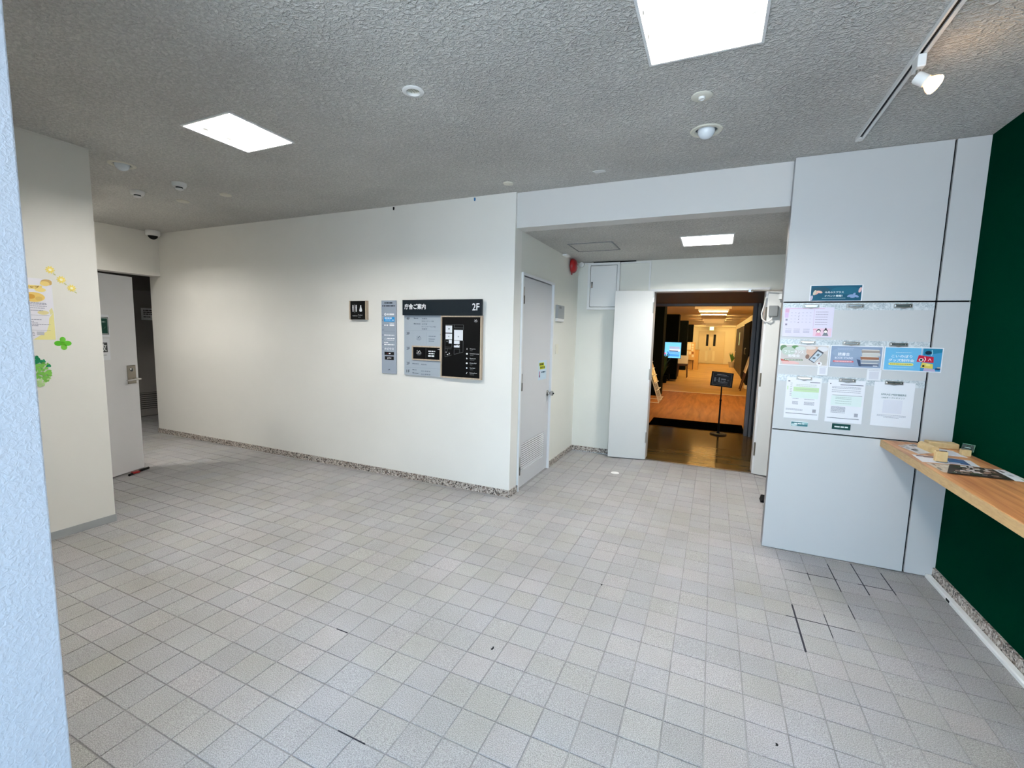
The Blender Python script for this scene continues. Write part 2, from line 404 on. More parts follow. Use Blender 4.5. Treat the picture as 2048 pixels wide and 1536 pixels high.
struct(box('wall_back', 'wall_paint', -5.478, 0, 0, .15, 0, H+.02), 'long off-white wall carrying the floor directory')
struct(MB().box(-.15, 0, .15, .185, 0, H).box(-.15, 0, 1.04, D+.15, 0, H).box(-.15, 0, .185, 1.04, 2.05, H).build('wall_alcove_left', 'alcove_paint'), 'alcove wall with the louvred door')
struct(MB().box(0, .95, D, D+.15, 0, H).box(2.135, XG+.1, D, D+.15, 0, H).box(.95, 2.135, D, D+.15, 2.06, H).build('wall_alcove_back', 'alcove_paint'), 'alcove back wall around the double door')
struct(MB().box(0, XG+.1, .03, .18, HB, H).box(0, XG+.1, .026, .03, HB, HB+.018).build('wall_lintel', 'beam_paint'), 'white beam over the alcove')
struct(box('wall_alcove_right', 'alcove_paint', XG, XG+.12, -.03, D+.1, 0, H))
struct(box('wall_right', 'green_paint', XG, XG+.15, -4.6, YP+.01, 0, H+.02), 'dark green wall behind the counter')
struct(MB().box(-2.9, -2.47, -3.4, -1.889, 0, H+.02).box(-2.474, -2.466, -3.3, -1.885, H-.012, H).build('wall_left', 'wall_paint'), 'off-white pier with the flower stickers')
struct(box('wall_left_return', 'wall_paint', -5.5, -2.9, -2.05, -1.889, 0, H+.02))
struct(box('wall_front', 'wall_paint', -2.9, -.1, -3.5, -3.35, 0, H+.02))
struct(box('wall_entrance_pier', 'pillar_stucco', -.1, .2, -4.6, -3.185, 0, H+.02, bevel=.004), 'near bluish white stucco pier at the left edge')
struct(box('wall_left_lintel', 'wall_paint', -5.429, -5.229, -1.95, 0, 2.168, H+.02), 'wall over the opening to the side passage')
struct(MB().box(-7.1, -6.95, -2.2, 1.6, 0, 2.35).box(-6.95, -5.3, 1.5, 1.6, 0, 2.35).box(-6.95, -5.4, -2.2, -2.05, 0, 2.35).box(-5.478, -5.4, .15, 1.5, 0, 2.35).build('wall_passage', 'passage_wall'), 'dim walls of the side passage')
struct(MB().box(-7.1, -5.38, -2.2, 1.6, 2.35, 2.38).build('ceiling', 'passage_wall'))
# vestibule and corridor behind the double door
struct(MB().box(.5, .64, D+.15, 4.3, 0, 2.4).box(2.33, 2.5, D+.15, 4.3, 0, 2.4).build('wall_vestibule', 'alcove_paint'))
struct(MB().box(.5, 2.5, D+.15, 4.3, 2.075, 2.1).build('ceiling', 'vestibule_grey'), 'dark grey vestibule soffit')
struct(MB().box(-1.6, .68, 4.3, 4.45, 0, 2.6).box(2.19, 3.0, 4.3, 4.45, 0, 2.6).box(.68, 2.19, 4.3, 4.45, 2.045, 2.6).build('wall_corridor_front', 'vestibule_grey'))
struct(MB().box(-1.75, -1.6, 4.3, 27.7, 0, 2.6).build('wall_corridor_left', 'matte_black'))  # black colour stands in for the dark of the open area between columns
struct(MB().box(2.8, 2.95, 4.3, 27.7, 0, 2.6).build('wall_corridor_right', 'cream_wall'), 'cream right wall of the corridor')
struct(MB().box(-1.75, 2.95, 27.5, 27.7, 0, 2.6).build('wall_corridor_end', 'cream_wall'), 'cream end wall of the corridor')
HC = 2.40
struct(MB().box(-1.75, 2.95, 4.3, 27.7, HC, HC+.05).build('ceiling', 'corridor_ceiling'), 'warm lit corridor ceiling')
struct(box('floor_vestibule', 'floor_vinyl', .5, 2.5, D, 4.36, -.05, .001), 'glossy beige vestibule floor')
struct(box('floor_corridor', 'floor_brown', -1.75, 2.95, 4.36, 10.0, -.05, .001), 'brown wooden corridor floor')
struct(box('floor_corridor_far', 'floor_oak', -1.75, 2.95, 10.0, 27.7, -.05, .002), 'pale wooden floor at the far end')
struct(box('trim_floor_joint', 'ivory_plastic', -1.6, 2.8, 9.97, 10.03, -.01, .004))
struct(box('trim_threshold', 'steel', .95, 2.135, D-.03, D+.005, -.01, .003), 'metal threshold of the double door')
struct(box('ground', 'pale_paving', -25, 25, -45, -4.6, -.2, -.03))

# baseboards
struct(box('baseboard_back', 'granite', -5.478, .012, -.012, 0, 0, .064), 'speckled granite baseboard under the directory')
struct(MB().box(0, .012, 0, .165, 0, .064).box(0, .012, 1.06, D, 0, .064).build('baseboard_alcove_left', 'granite'))
struct(box('baseboard_alcove_back', 'granite', .012, .91, D-.012, D, 0, .064))
struct(box('baseboard_right', 'granite', XG-.014, XG, -4.6, YP, 0, .07))
struct(box('baseboard_left', 'base_vinyl', -2.47, -2.465, -3.35, -1.885, 0, .056), 'grey vinyl baseboard of the left pier')
struct(MB().box(2.318, 2.33, 2.16, 4.2, 0, .07).build('baseboard_vestibule', 'black'))

# tiled floor: slab of grout, 300 tiles nearest in the picture as parts, the others as one part
PX, PY, J, X0, Y0 = .1482, .1455, .0045, 1.562, -1.952
floor = struct(MB().box(-7.1, XG+.1, -4.6, D, -.06, -.0035).build('floor', 'grout'), 'grey square tiled floor of the lobby')
REG = [(-2.47, XG-.014, -4.6, -.012), (-5.478, -2.47, -1.889, -.012), (.012, XG, -.012, D-.03), (-6.95, -5.478, -2.05, 1.5)]
def project(p):
    d = Vector(p)-CAM; z = d.dot(fw)
    return None if z < .1 else (1024+F_PX*d.dot(r2)/z, 768-F_PX*d.dot(u2)/z)
full, part = [], []
for i in range(-60, 12):
    for j in range(-20, 30):
        a, c = X0+i*PX+J/2, Y0+j*PY+J/2; b, d = a+PX-J, c+PY-J
        for (ra, rb, rc, rd) in REG:
            a2, b2, c2, d2 = max(a, ra), min(b, rb), max(c, rc), min(d, rd)
            if b2-a2 > .008 and d2-c2 > .008:
                if b2-a2 > PX-J-1e-4 and d2-c2 > PY-J-1e-4:
                    q = project(((a+b)/2, (c+d)/2, 0)); vis = 0
                    if q and -20 < q[0] < 2068 and -20 < q[1] < 1560: vis = 1/((Vector(((a+b)/2, (c+d)/2, 0))-CAM).length**3)
                    if (a+b)/2 < .2 and (c+d)/2 < -3.1: vis = 0
                    full.append((vis, a, b, c, d))
                else: part.append((a2, b2, c2, d2))
full.sort(reverse=True)
def tile_mesh():
    h, g, e = (PX-J)/2, (PY-J)/2, .0016; cs = ((-1, -1), (1, -1), (1, 1), (-1, 1))
    vs = [(sx*h, sy*g, -.008) for sx, sy in cs]+[(sx*h, sy*g, -e*.7) for sx, sy in cs]+[(sx*(h-e), sy*(g-e), 0) for sx, sy in cs]
    fs = [(8, 9, 10, 11)]
    for k in range(4):
        k2 = (k+1) % 4; fs += [(k, k2, 4+k2, 4+k), (4+k, 4+k2, 8+k2, 8+k)]
    return vs, fs
tv, tf = tile_mesh()
tme = bpy.data.meshes.new('tile'); tme.from_pydata(tv, [], tf); tme.materials.append(MATS['tile'])
tile0 = bpy.data.objects.new('tile', tme)
rt_ = random.Random(3)
for k, (vis, a, b, c, d) in enumerate(full[:300]):
    o = tile0 if k == 0 else tile0.copy()
    COL.objects.link(o); o.parent = floor
    o.location = Vector(((a+b)/2, (c+d)/2, rt_.uniform(-.0009, .0004)))-WL['floor']
    o.rotation_euler = (rt_.uniform(-.004, .004), rt_.uniform(-.004, .004), 0)
mb = MB()
for vis, a, b, c, d in full[300:]:
    dz = rt_.uniform(-.0009, .0004); sx, sy = rt_.uniform(-.004, .004), rt_.uniform(-.004, .004)
    mb.add([((a+b)/2+x, (c+d)/2+y, z+dz+x*sx+y*sy) for x, y, z in tv], tf)
for a, b, c, d in part:
    mb.add([(a, c, -.006), (b, c, -.006), (b, d, -.006), (a, d, -.006), (a, c, -.0004), (b, c, -.0004), (b, d, -.0004), (a, d, -.0004)],
           [(4, 5, 6, 7), (0, 1, 5, 4), (1, 2, 6, 5), (2, 3, 7, 6), (3, 0, 4, 7)])
tiles_far = mb.build('tile_field', 'tile', floor); tiles_far['kind'] = 'stuff'
# opened, dirt-filled joints by the panel pier
def sx_(v): return X0+round((v-X0)/PX)*PX
def sy_(v): return Y0+round((v-Y0)/PY)*PY
for xa, y0, y1, wd in ((2.15, -1.228, -.798, .009), (2.443, -.50, -.136, .005), (2.595, -.469, -.06, .005), (2.743, -.397, -.123, .005), (2.443, -.80, -.66, .003), (2.294, -1.044, -.826, .0025), (2.295, -.435, -.336, .003)):
    box('open_joint', 'dark_gap', sx_(xa)-wd/2, sx_(xa)+wd/2, y0, y1, -.004, .0006, floor)
for ya, x0, x1, wd in ((-.358, 2.178, 2.46, .003), (-.358, 2.57, 2.742, .003), (-.93, 2.11, 2.42, .002), (-2.095, .0, .07, .004), (-2.53, .45, .58, .003)):
    box('open_joint', 'dark_gap', x0, x1, sy_(ya)-wd/2, sy_(ya)+wd/2, -.004, .0006, floor)

# ------------------------------------------------------------------ ceiling fittings
def ceiling_light(x, y, z, label):
    t = thing('ceiling_light', (x, y, z-.006), label, 'ceiling light', 'square recessed ceiling lights')
    f = .012
    wx, wy = TW, TD
    MB().box(x-wx, x+wx, y-wy, y-wy+f, z-.006, z+.002).box(x-wx, x+wx, y+wy-f, y+wy, z-.006, z+.002).box(x-wx, x-wx+f, y-wy+f, y+wy-f, z-.006, z+.002).box(x+wx-f, x+wx, y-wy+f, y+wy-f, z-.006, z+.002).build('frame', 'white_metal', t)
    a, b, c, d = x-wx+f, x+wx-f, y-wy+f, y+wy-f; e = .004
    MB().add([(a, c, z), (b, c, z), (b, d, z), (a, d, z), (a+e, c+e, z+.16), (b-e, c+e, z+.16), (b-e, d-e, z+.16), (a+e, d-e, z+.16)],
             [(4, 5, 6, 7), (0, 1, 5, 4), (1, 2, 6, 5), (2, 3, 7, 6), (3, 0, 4, 7)]).build('reflector', 'reflector_white', t)
    for k in range(4):
        yy = y+(k-1.5)*.092
        MB().tube([(x-.165, yy-.013, z+.125), (x+.165, yy-.013, z+.125)], .011).tube([(x-.165, yy+.013, z+.125), (x+.165, yy+.013, z+.125)], .011).build('lamp', 'lamp_white', t, smooth=True)
    for sx in (-1, 1):
        for yy in (y-.075, y+.075):
            xe = x+sx*(wx-f-.004); xi = xe-sx*.05
            MB().add([(xe, yy-.022, z+.03), (xe, yy+.022, z+.03), (xi, yy, z+.03), (xe, yy-.022, z+.07), (xe, yy+.022, z+.07)],
                     [(0, 2, 1), (0, 3, 2), (1, 2, 4), (3, 4, 2), (0, 1, 4, 3)]).build('lamp_holder', 'white_plastic', t)
    return t
ceiling_light(*TROFFERS[0], 'square lit recessed ceiling light on the left over the tiled floor')
ceiling_light(*TROFFERS[1], 'largest square lit ceiling light, cut by the top edge of the photo')
ceiling_light(*TROFFERS[3], 'square lit ceiling light hidden behind the left pier')
ceiling_light(*TROFFERS[2], 'square lit ceiling light in the low alcove ceiling before the double door')

Z_ = (0, 0, -1)
t = thing('downlight', (.152, -1.67, H-.006), 'small white round downlight with a slotted throat in mid ceiling', 'downlight')
MB().lathe((.152, -1.67, H), Z_, [(.056, -.001), (.056, .003), (.052, .006), (.036, .007), (.034, .003), (.033, -.01)], 32).build('ring', 'white_plastic', t, smooth=True)
MB().lathe((.152, -1.67, H), Z_, [(.033, -.005), (.035, -.06), (.0, -.061)], 32).build('throat', 'ivory_plastic', t)
for k in range(5): box('baffle', 'ivory_plastic', .152+(k-2)*.0125-.0015, .152+(k-2)*.0125+.0015, -1.70, -1.64, H+.006, H+.034, t)

def globe_light(x, y, r, label):
    t = thing('globe_downlight', (x, y, H-.05), label, 'downlight', 'recessed downlights with white globes')
    MB().lathe((x, y, H), Z_, [(r, -.001), (r, .003), (r*.95, .007), (r*.72, .006), (r*.68, .0), (r*.66, -.01)], 32).build('ring', 'ivory_plastic', t, smooth=True)
    MB().lathe((x, y, H), Z_, [(r*.66, -.005), (r*.6, -.07), (0, -.071)], 32).build('throat', 'grey_plastic', t)
    g = r*.54; c = H-.002
    MB().lathe((x, y, c), Z_, [(g*.6, -.06)]+[(g*math.cos(a), g*math.sin(a)*.95) for a in [math.radians(v) for v in (-40, -20, 0, 20, 40, 55, 70, 82, 90)]], 28).build('globe', 'frost_glass', t, smooth=True)
globe_light(1.521, -.672, .09, 'recessed downlight with white globe bulb in front of the beam')
globe_light(-2.606, -1.628, .088, 'recessed downlight with white globe bulb beside the left pier')

t = thing('sprinkler_cover', (1.507, -1.09, H-.02), 'white round ceiling plate with a small central nozzle', 'sprinkler')
MB().lathe((1.507, -1.09, H), Z_, [(.052, 0), (.052, .003), (.048, .006), (.018, .007), (.018, .006), (0, .006)], 32).build('plate', 'ivory_plastic', t, smooth=True)
MB().lathe((1.507, -1.09, H), Z_, [(.017, .006), (.016, .017), (.010, .018), (.009, .014), (0, .014)], 20).build('nozzle', 'white_plastic', t, smooth=True)

def smoke(x, y, label):
    t = thing('smoke_detector', (x, y, H-.06), label, 'smoke detector', 'smoke detectors')
    MB().lathe((x, y, H), Z_, [(.055, 0), (.055, .02), (.048, .034), (.03, .036), (0, .036)], 28).build('base', 'white_plastic', t, smooth=True)
    MB().lathe((x, y, H), Z_, [(.026, .035), (.026, .047)], 24).build('vent_ring', 'dark_slot', t)
    MB().lathe((x, y, H), Z_, [(.03, .046), (.03, .052), (.024, .057), (0, .058)], 24).build('cap', 'white_plastic', t, smooth=True)
smoke(-2.65, -1.197, 'smoke detector on the ceiling nearer to the lit square light')
smoke(-3.286, -1.194, 'smoke detector on the ceiling nearer to the left pier')
for x, y, r, lab in ((-2.583, -.836, .05, 'flat white ceiling disc furthest right of the group by the left lamp'), (-3.214, -.842, .055, 'flat white ceiling disc nearest the dome camera'), (.03, -.231, .042, 'flat cream ceiling disc above the wall corner')):
    tag(MB().lathe((x, y, H), Z_, [(r, 0), (r, .006), (r*.9, .010), (r*.3, .011), (r*.25, .013), (0, .013)], 28).build('ceiling_disc', 'ivory_plastic', smooth=True), lab, 'ceiling cover', 'flat ceiling discs')
tag(MB().prism([(.73, -.25, H), (.755, -.262, H), (.80, -.262, H), (.825, -.25, H), (.825, -.212, H), (.75, -.205, H)], (0, 0, -.003)).build('ceiling_patch', 'white_plastic'), 'small pale patch plate on the ceiling before the beam', 'patch')
t = thing('dome_camera', (-5.1, -.13, H-.13), 'white dome security camera in the far left ceiling corner', 'camera')
MB().lathe((-5.1, -.13, H), Z_, [(.075, 0), (.08, .01), (.08, .05), (.07, .065), (.05, .068)], 28).build('housing', 'white_plastic', t, smooth=True)
MB().lathe((-5.1, -.13, H-.055), Z_, [(.056*math.cos(a), .056*math.sin(a)) for a in [math.radians(v) for v in (0, 20, 40, 60, 75, 90)]], 24).build('dome', 'black', t, smooth=True)

# track with one spot lamp
tr = thing('lighting_track', (2.36, -2.3, H-.02), 'white lighting track along the ceiling by the green wall', 'track')
MB().box(2.342, 2.350, -4.3, -.25, H-.020, H).box(2.364, 2.378, -4.3, -.25, H-.020, H).box(2.350, 2.364, -4.3, -.25, H-.004, H).build('rail', 'white_metal', tr)
MB().box(2.350, 2.364, -4.3, -.27, H-.012, H-.0045).build('slot', 'black', tr)
MB().box(2.341, 2.379, -.29, -.245, H-.0215, H).build('end_cap', 'white_plastic', tr, bevel=.002)
sp = thing('spot_lamp', (2.40, -1.13, 2.56), 'small white spot lamp with a lit warm bulb hanging from the track', 'spot lamp')
MB().box(2.346, 2.376, -1.165, -1.095, 2.66, H-.02).build('adapter', 'white_plastic', sp, bevel=.004)
MB().tube([(2.361, -1.13, 2.66), (2.361, -1.13, 2.618)], .008, 12).build('stem', 'steel', sp, smooth=True)
ax = Vector((.78, -.18, -.60)).normalized(); c0 = Vector((2.357, -1.13, 2.633))
MB().lathe(c0, ax, [(.0, -.004), (.022, -.002), (.024, .004), (.024, .042), (.019, .044)], 24).build('socket', 'white_plastic', sp, smooth=True)
MB().lathe(c0, ax, [(.018, .042), (.024, .052), (.033, .066), (.036, .078)], 24).build('bulb_neck', 'warm_glass', sp, smooth=True)
MB().lathe(c0, ax, [(.036, .077), (.033, .086), (.022, .091), (0, .093)], 24).build('bulb', 'warm_bulb', sp, smooth=True)

# alcove ceiling: hatch, strobe, bell
t = thing('access_hatch', (.445, 1.03, HB-.006), 'square ceiling access hatch with a thin metal rim in the alcove', 'hatch')
MB().box(.225, .665, .82, 1.235, HB-.002, HB+.001).build('panel', 'ceiling_stucco', t)
MB().box(.217, .673, .812, .824, HB-.006, HB).box(.217, .673, 1.231, 1.243, HB-.006, HB).box(.217, .229, .824, 1.231, HB-.006, HB).box(.661, .673, .824, 1.231, HB-.006, HB).build('rim', 'dark_grey_plastic', t)
tag(box('junction_cover', 'white_plastic', .0, .055, 1.33, 1.48, HB-.018, HB, bevel=.004), 'small white box in the corner of the alcove ceiling by the red bell', 'junction box')
bl = thing('fire_bell', (.03, 1.66, 2.26), 'round red fire alarm bell on the alcove wall', 'alarm bell')
MB().lathe((0, 1.66, 2.345), (1, 0, 0), [(.03, 0), (.03, .02), (.022, .022)], 20).build('backplate', 'red_enamel', bl, smooth=True)
MB().lathe((0, 1.66, 2.345), (1, 0, 0), [(.085, .018), (.087, .03), (.082, .05), (.066, .068), (.04, .078), (.014, .081), (0, .081)], 32).build('gong', 'red_enamel', bl, smooth=True)
MB().lathe((0, 1.66, 2.345), (1, 0, 0), [(.012, .08), (.012, .087), (0, .089)], 12).build('bolt', 'chrome', bl, smooth=True)
MB().tube([(.02, 1.66, 2.26), (.02, 1.66, 2.243)], .008, 8).build('clapper', 'red_enamel', bl)

# ------------------------------------------------------------------ alcove: louvred door and its neighbours
d1 = thing('door_1', (0, .61, 0), 'white steel service door with louvre', 'door'); del d1['category']; struct(d1)
MB().box(-.14, .018, .165, .188, 0, 2.074).box(-.14, .018, 1.037, 1.06, 0, 2.074).box(-.14, .018, .188, 1.037, 2.05, 2.074).build('door_frame', 'frame_white', d1)
ly0, ly1, lz0, lz1 = .285, .925, .165, .445
leaf = MB().box(-.05, -.006, .192, ly0, .012, 2.044).box(-.05, -.006, ly1, 1.033, .012, 2.044).box(-.05, -.006, ly0, ly1, .012, lz0).box(-.05, -.006, ly0, ly1, lz1, 2.044).build('door_leaf', 'door_paint', d1)
NS = 13
for k in range(NS):
    z = lz0+(lz1-lz0)*(k+.5)/NS; hh = (lz1-lz0)/NS
    MB().add([(-.006, ly0, z-hh*.30), (-.006, ly1, z-hh*.30), (-.012, ly1, z+hh*.28), (-.012, ly0, z+hh*.28), (-.012, ly0, z-hh*.36), (-.012, ly1, z-hh*.36)], [(0, 1, 2, 3), (0, 4, 5, 1)]).build('slat', 'door_paint', leaf)
box('louvre_back', 'dark_slot', -.06, -.045, ly0, ly1, lz0, lz1, leaf)
for z0, z1 in ((1.79, 1.945), (.975, 1.135), (.155, .322)):
    h = MB().tube([(.014, .196, z0), (.014, .196, (z0+z1)/2-.002)], .011, 12).build('hinge', mat('dark_steel', (96, 90, 82), .3, metal=.9), d1, smooth=True)
    MB().tube([(.012, .196, (z0+z1)/2+.002), (.012, .196, z1)], .010, 12).build('hinge_knuckle', 'steel', h, smooth=True)
    MB().box(-.007, .004, .206, .236, z0, z1).build('hinge_plate', 'bronze_steel', h)
kn = MB().lathe((-.006, .985, .87), (1, 0, 0), [(.034, 0), (.034, .006), (.026, .012), (.013, .014), (.012, .03), (.022, .038), (.027, .052), (.025, .066), (.016, .070), (0, .070)], 28).build('door_knob', 'chrome', d1, smooth=True)
MB().lathe((.063, .985, .87), (1, 0, 0), [(.007, 0), (.007, .009), (0, .0095)], 12).build('keyhole', 'black', kn)
nt_ = Sheet((-.0055, .685, 1.035), (0, 1, 0), (0, 0, 1), .245, .205)
tag(nt_.base('door_notice', ink((196, 216, 230))), 'pale blue notice with yellow highlighted lines taped to the service door', 'notice')
nt_.rect(.022, .148, .165, .182, (190, 200, 40), 1); nt_.rect(.04, .112, .20, .148, (196, 206, 50), 1)
nt_.greek(.03, .155, .125, .02, (70, 76, 10)); nt_.greek(.05, .12, .14, .02, (84, 90, 14))
nt_.rect(.025, .03, .052, .092, (176, 120, 160), 1); nt_.ell(.037, .04, .016, .014, (120, 70, 110), 2); nt_.greek(.09, .072, .12, .016, (30, 70, 100)); nt_.finish()
ic = thing('wall_controller', (.02, 1.27, 1.665), 'grey flat control box on the alcove wall beside the service door', 'control box')
MB().box(0, .03, 1.152, 1.39, 1.70, 1.848).build('body', 'grey_plastic', ic, bevel=.004)
MB().box(0, .028, 1.152, 1.39, 1.665, 1.70).build('lower_cover', 'white_plastic', ic, bevel=.003)
MB().box(.03, .0308, 1.20, 1.275, 1.81, 1.835).build('display', 'dark_grey_plastic', ic)
sw = thing('light_switch', (.006, 1.235, 1.298), 'cream light switch plate below the grey control box', 'light switch')
MB().box(0, .008, 1.185, 1.285, 1.298, 1.408).build('plate', 'ivory_plastic', sw, bevel=.003)
MB().box(.008, .011, 1.21, 1.26, 1.33, 1.378).build('rocker', 'ivory_plastic', sw, bevel=.001)

# electrical cabinet and raceways on the back wall
cb = thing('wall_cabinet', (.345, D, 1.842), 'white flat electrical cabinet high on the alcove back wall', 'cabinet')
wallframe(.147, .541, 1.842, 2.415, D-.075, D-.045, .03).box(.152, .536, D-.045, D, 1.847, 2.41).build('frame', 'white_metal', cb)
MB().box(.177, .511, D-.049, D-.0455, 1.872, 2.385).build('shadow_gap', 'dark_slot', cb)
dr = MB().box(.182, .506, D-.07, D-.05, 1.877, 2.380).build('door', 'white_metal', cb, bevel=.002)
MB().box(.192, .214, D-.078, D-.07, 2.11, 2.18).build('handle', 'chrome', dr, bevel=.002)
MB().box(.194, .212, D-.0795, D-.071, 2.165, 2.18).build('lock', 'black', dr)
struct(MB().box(.02, .147, D-.02, D, HB-.022, HB-.004).box(.541, .90, D-.02, D, HB-.03, HB-.012).box(.882, .90, D-.02, D, 2.06, HB-.03).build('trim_1', 'white_plastic'), 'white cable raceway along the top of the alcove back wall')
struct(MB().box(.2, .72, D-.03, D, HB-.012, HB).build('trim_2', 'dark_slot'))
tag(MB().lathe((.06, D-.04, HB-.03), (0, -1, 0), [(.0, .0), (.03, .002), (.03, .03), (0, .034)], 14).build('cable_bracket', 'white_plastic'), 'tiny white bracket in the alcove corner behind the red bell', 'bracket')

# double door
df = MB().box(.915, .955, D-.02, D+.17, 0, 2.085).box(2.130, 2.168, D-.02, D+.17, 0, 2.085).box(.955, 2.130, D-.02, D+.17, 2.058, 2.085).build('trim_3', 'frame_white')
struct(df, 'white steel frame of the double door')
def oriented_leaf(name, hinge, end, z0, z1, th, m, parent, z_extra=0):
    hv, ev = Vector((*hinge, 0)), Vector((*end, 0)); u = (ev-hv).normalized(); n = u.cross(Vector((0, 0, 1)))
    return (ev-hv).length, u, n, hv
L, u, n, hv = oriented_leaf('', (.945, 1.955), (.515, 1.872), 0, 0, 0, None, None)
zz = Vector((0, 0, 1))
d2 = MB().obox(hv, u, zz, n, 0, L, .012, 2.062, -.02, .02).build('door_2', 'door_white'); struct(d2, 'narrow white leaf of the double door folded open')
for z0 in (.22, 1.0, 1.80): MB().tube([(.952, 1.945, z0), (.952, 1.945, z0+.13)], .009, 10).build('hinge', 'steel', d2)
MB().obox(hv, u, zz, n, -.012, .002, 1.86, 1.98, -.012, .012).build('flush_bolt', 'chrome', d2)
hv3, ev3 = Vector((2.15, 1.95, 0)), Vector((2.88, 1.83, 0)); u3 = (ev3-hv3).normalized(); n3 = u3.cross(zz); L3 = (ev3-hv3).length
d3 = MB().obox(hv3, u3, zz, n3, 0, L3, .012, 2.045, -.02, .02).build('door_3', 'door_white'); struct(d3, 'wide white leaf of the double door open behind the panel pier')
for z0 in (.22, 1.0, 1.72): MB().tube([(2.139, 1.945, z0), (2.139, 1.945, z0+.15)], .009, 10).build('hinge', 'bronze_steel', d3)
def on3(x, z, d): return hv3+u3*x+zz*z+n3*d
cl = MB().obox(hv3, u3, zz, n3, .10, .36, 1.945, 2.005, .02, .065).build('door_closer', 'white_metal', d3, bevel=.004)
MB().obox(hv3, u3, zz, n3, .115, .36, 1.915, 1.943, .02, .05).build('closer_plate', 'dark_grey_plastic', cl)
MB().tube([on3(.23, 2.02, .045), on3(.12, 2.035, .09), (1.98, D-.06, 2.05)], .009, 8).build('closer_arm', 'steel', cl)
MB().box(1.955, 2.0, D-.05, D-.018, 2.035, 2.062).build('arm_bracket', 'chrome', df)
bx3 = MB().obox(hv3, u3, zz, n3, .02, .105, 1.765, 1.88, .02, .075).build('sensor_box', 'dark_grey_plastic', d3, bevel=.006)
MB().tube([on3(.055, 1.767, .05), on3(.05, 1.735, .055), on3(.02, 1.715, .06), (2.135, 1.93, 1.715), (2.105, 1.94, 1.745), (2.098, 1.95, 1.80), (2.115, 1.96, 1.88), (2.13, 1.97, 1.98)], .007, 8).build('cable', 'white_plastic', bx3, smooth=True)
tag(MB().lathe((.736, 1.235, 0), (0, 0, 1), [(.045, 0), (.045, .003), (.03, .007), (0, .008)], 24).build('floor_socket', 'white_plastic', smooth=True), 'small pale round plate on the alcove floor', 'floor plate')
tag(MB().add([(2.14, .98, 0), (2.20, .98, 0), (2.20, 1.09, 0), (2.14, 1.09, 0), (2.15, .985, .02), (2.20, .985, .02), (2.20, 1.085, .045), (2.15, 1.085, .045)], [(0, 3, 2, 1), (4, 5, 6, 7), (0, 1, 5, 4), (1, 2, 6, 5), (2, 3, 7, 6), (3, 0, 4, 7)]).build('door_wedge', 'black'), 'black rubber wedge on the floor behind the panel pier', 'door wedge')

# ------------------------------------------------------------------ panel pier with the notices
pw = struct(MB().box(XP+.002, XG-.001, YP+.02, YP+.085, 0, H-.002).build('wall_panel', 'panel_joint'), 'pale panel pier with dark joints between the alcove and the green wall')
cols = [(XP, 2.8825), (2.8935, XG-.001)]; rows = [(.004, .8755), (.8835, 1.7675), (1.7765, H-.002)]
for (a, b) in cols:
    for (c, d) in rows: box('panel', 'panel_face', a, b, YP, YP+.03, c, d, pw, bevel=.0012)
MB().box(XP-.001, XP+.002, YP+.004, YP+.085, 0, H-.004).build('edge_trim', 'panel_edge', pw)

UX, UZ = (1, 0, 0), (0, 0, 1)
def wall_sheet(x0, x1, z0, z1, y=YP-.0005, t=.0006): return Sheet((x0, y, z0), UX, UZ, x1-x0, z1-z0, t)
STRIPS = [(1.7175, 1.764, 'topmost'), (1.474, 1.520, 'middle'), (1.2265, 1.273, 'lowest')]
for z0, z1, nm in STRIPS:
    tag(box('marbled_tape', 'marble', 2.069, 2.881, YP-.0012, YP-.0001, z0, z1), '%s of the three grey marbled tape strips across the panel pier' % nm, 'tape', 'marbled tape strips')
def clip(x0, x1, z0, z1, row, pos):
    y = YP-.0012; c = (x0+x1)/2
    t = thing('paper_clip_plate', (c, y, z0), 'flat metal paper clip, %s on the %s marbled strip' % (pos, row), 'paper clip', 'metal paper clips on the marbled strips')
    MB().box(x0, x1, y-.004, y, z0, z1).build('base', 'steel', t, bevel=.0015)
    MB().box(x0+.006, x1-.006, y-.010, y-.004, z0+.006, z1-.004).build('lever', 'chrome', t, bevel=.0025)
    for xx in (x0+.012, x1-.012):
        MB().lathe((xx, y-.009, (z0+z1)/2), (0, -1, 0), [(.004, 0), (.004, .002), (.002, .003), (0, .003)], 10).build('rivet', 'chrome', t)
    MB().tube([(c-.022, y-.005, z0+.003), (c, y-.007, z0-.003), (c+.022, y-.005, z0+.003)], .0016, 6).build('jaw', 'steel', t)
for (zz0, zz1), row in zip(((1.731, 1.757), (1.488, 1.511), (1.2405, 1.264)), ('topmost', 'middle', 'lowest')):
    for (xa, xb), pos in zip(((2.184, 2.278), (2.429, 2.524), (2.677, 2.773)), ('leftmost', 'centre', 'rightmost')): clip(xa, xb, zz0, zz1, row, pos)

YB = YP-.002
# banner above the joint
s = wall_sheet(2.216, 2.509, 1.777, 1.883); tag(s.base('event_banner', 'paper'), 'teal banner with white lettering above the topmost marbled strip', 'banner')
s.rect(.006, .003, .287, .103, (24, 84, 108), 1); s.ell(.20, .07, .08, .026, (30, 96, 120), 2); s.ell(.06, .075, .05, .02, (36, 78, 96), 2)
for cx, cy, a, c in ((.035, .052, .5, (222, 170, 156)), (.055, .062, -.3, (232, 186, 170)), (.028, .058, 1.2, (206, 196, 176)), (.012, .022, 1.4, (196, 190, 206)), (.278, .072, 1.3, (226, 190, 190))): s.ell(cx, cy, .018, .008, c, 3, 12, a)
for cx, cy, a in ((.225, .035, .4), (.245, .04, 1.0), (.26, .032, -.4), (.24, .028, 0)): s.ell(cx, cy, .016, .007, (134, 158, 196), 3, 12, a)
s.text('今月のスプラス', .085, .052, .0125, (236, 240, 242), w=.105, bold=.02); s.text('イベント情報！', .085, .028, .0135, (236, 240, 242), w=.10, bold=.02)
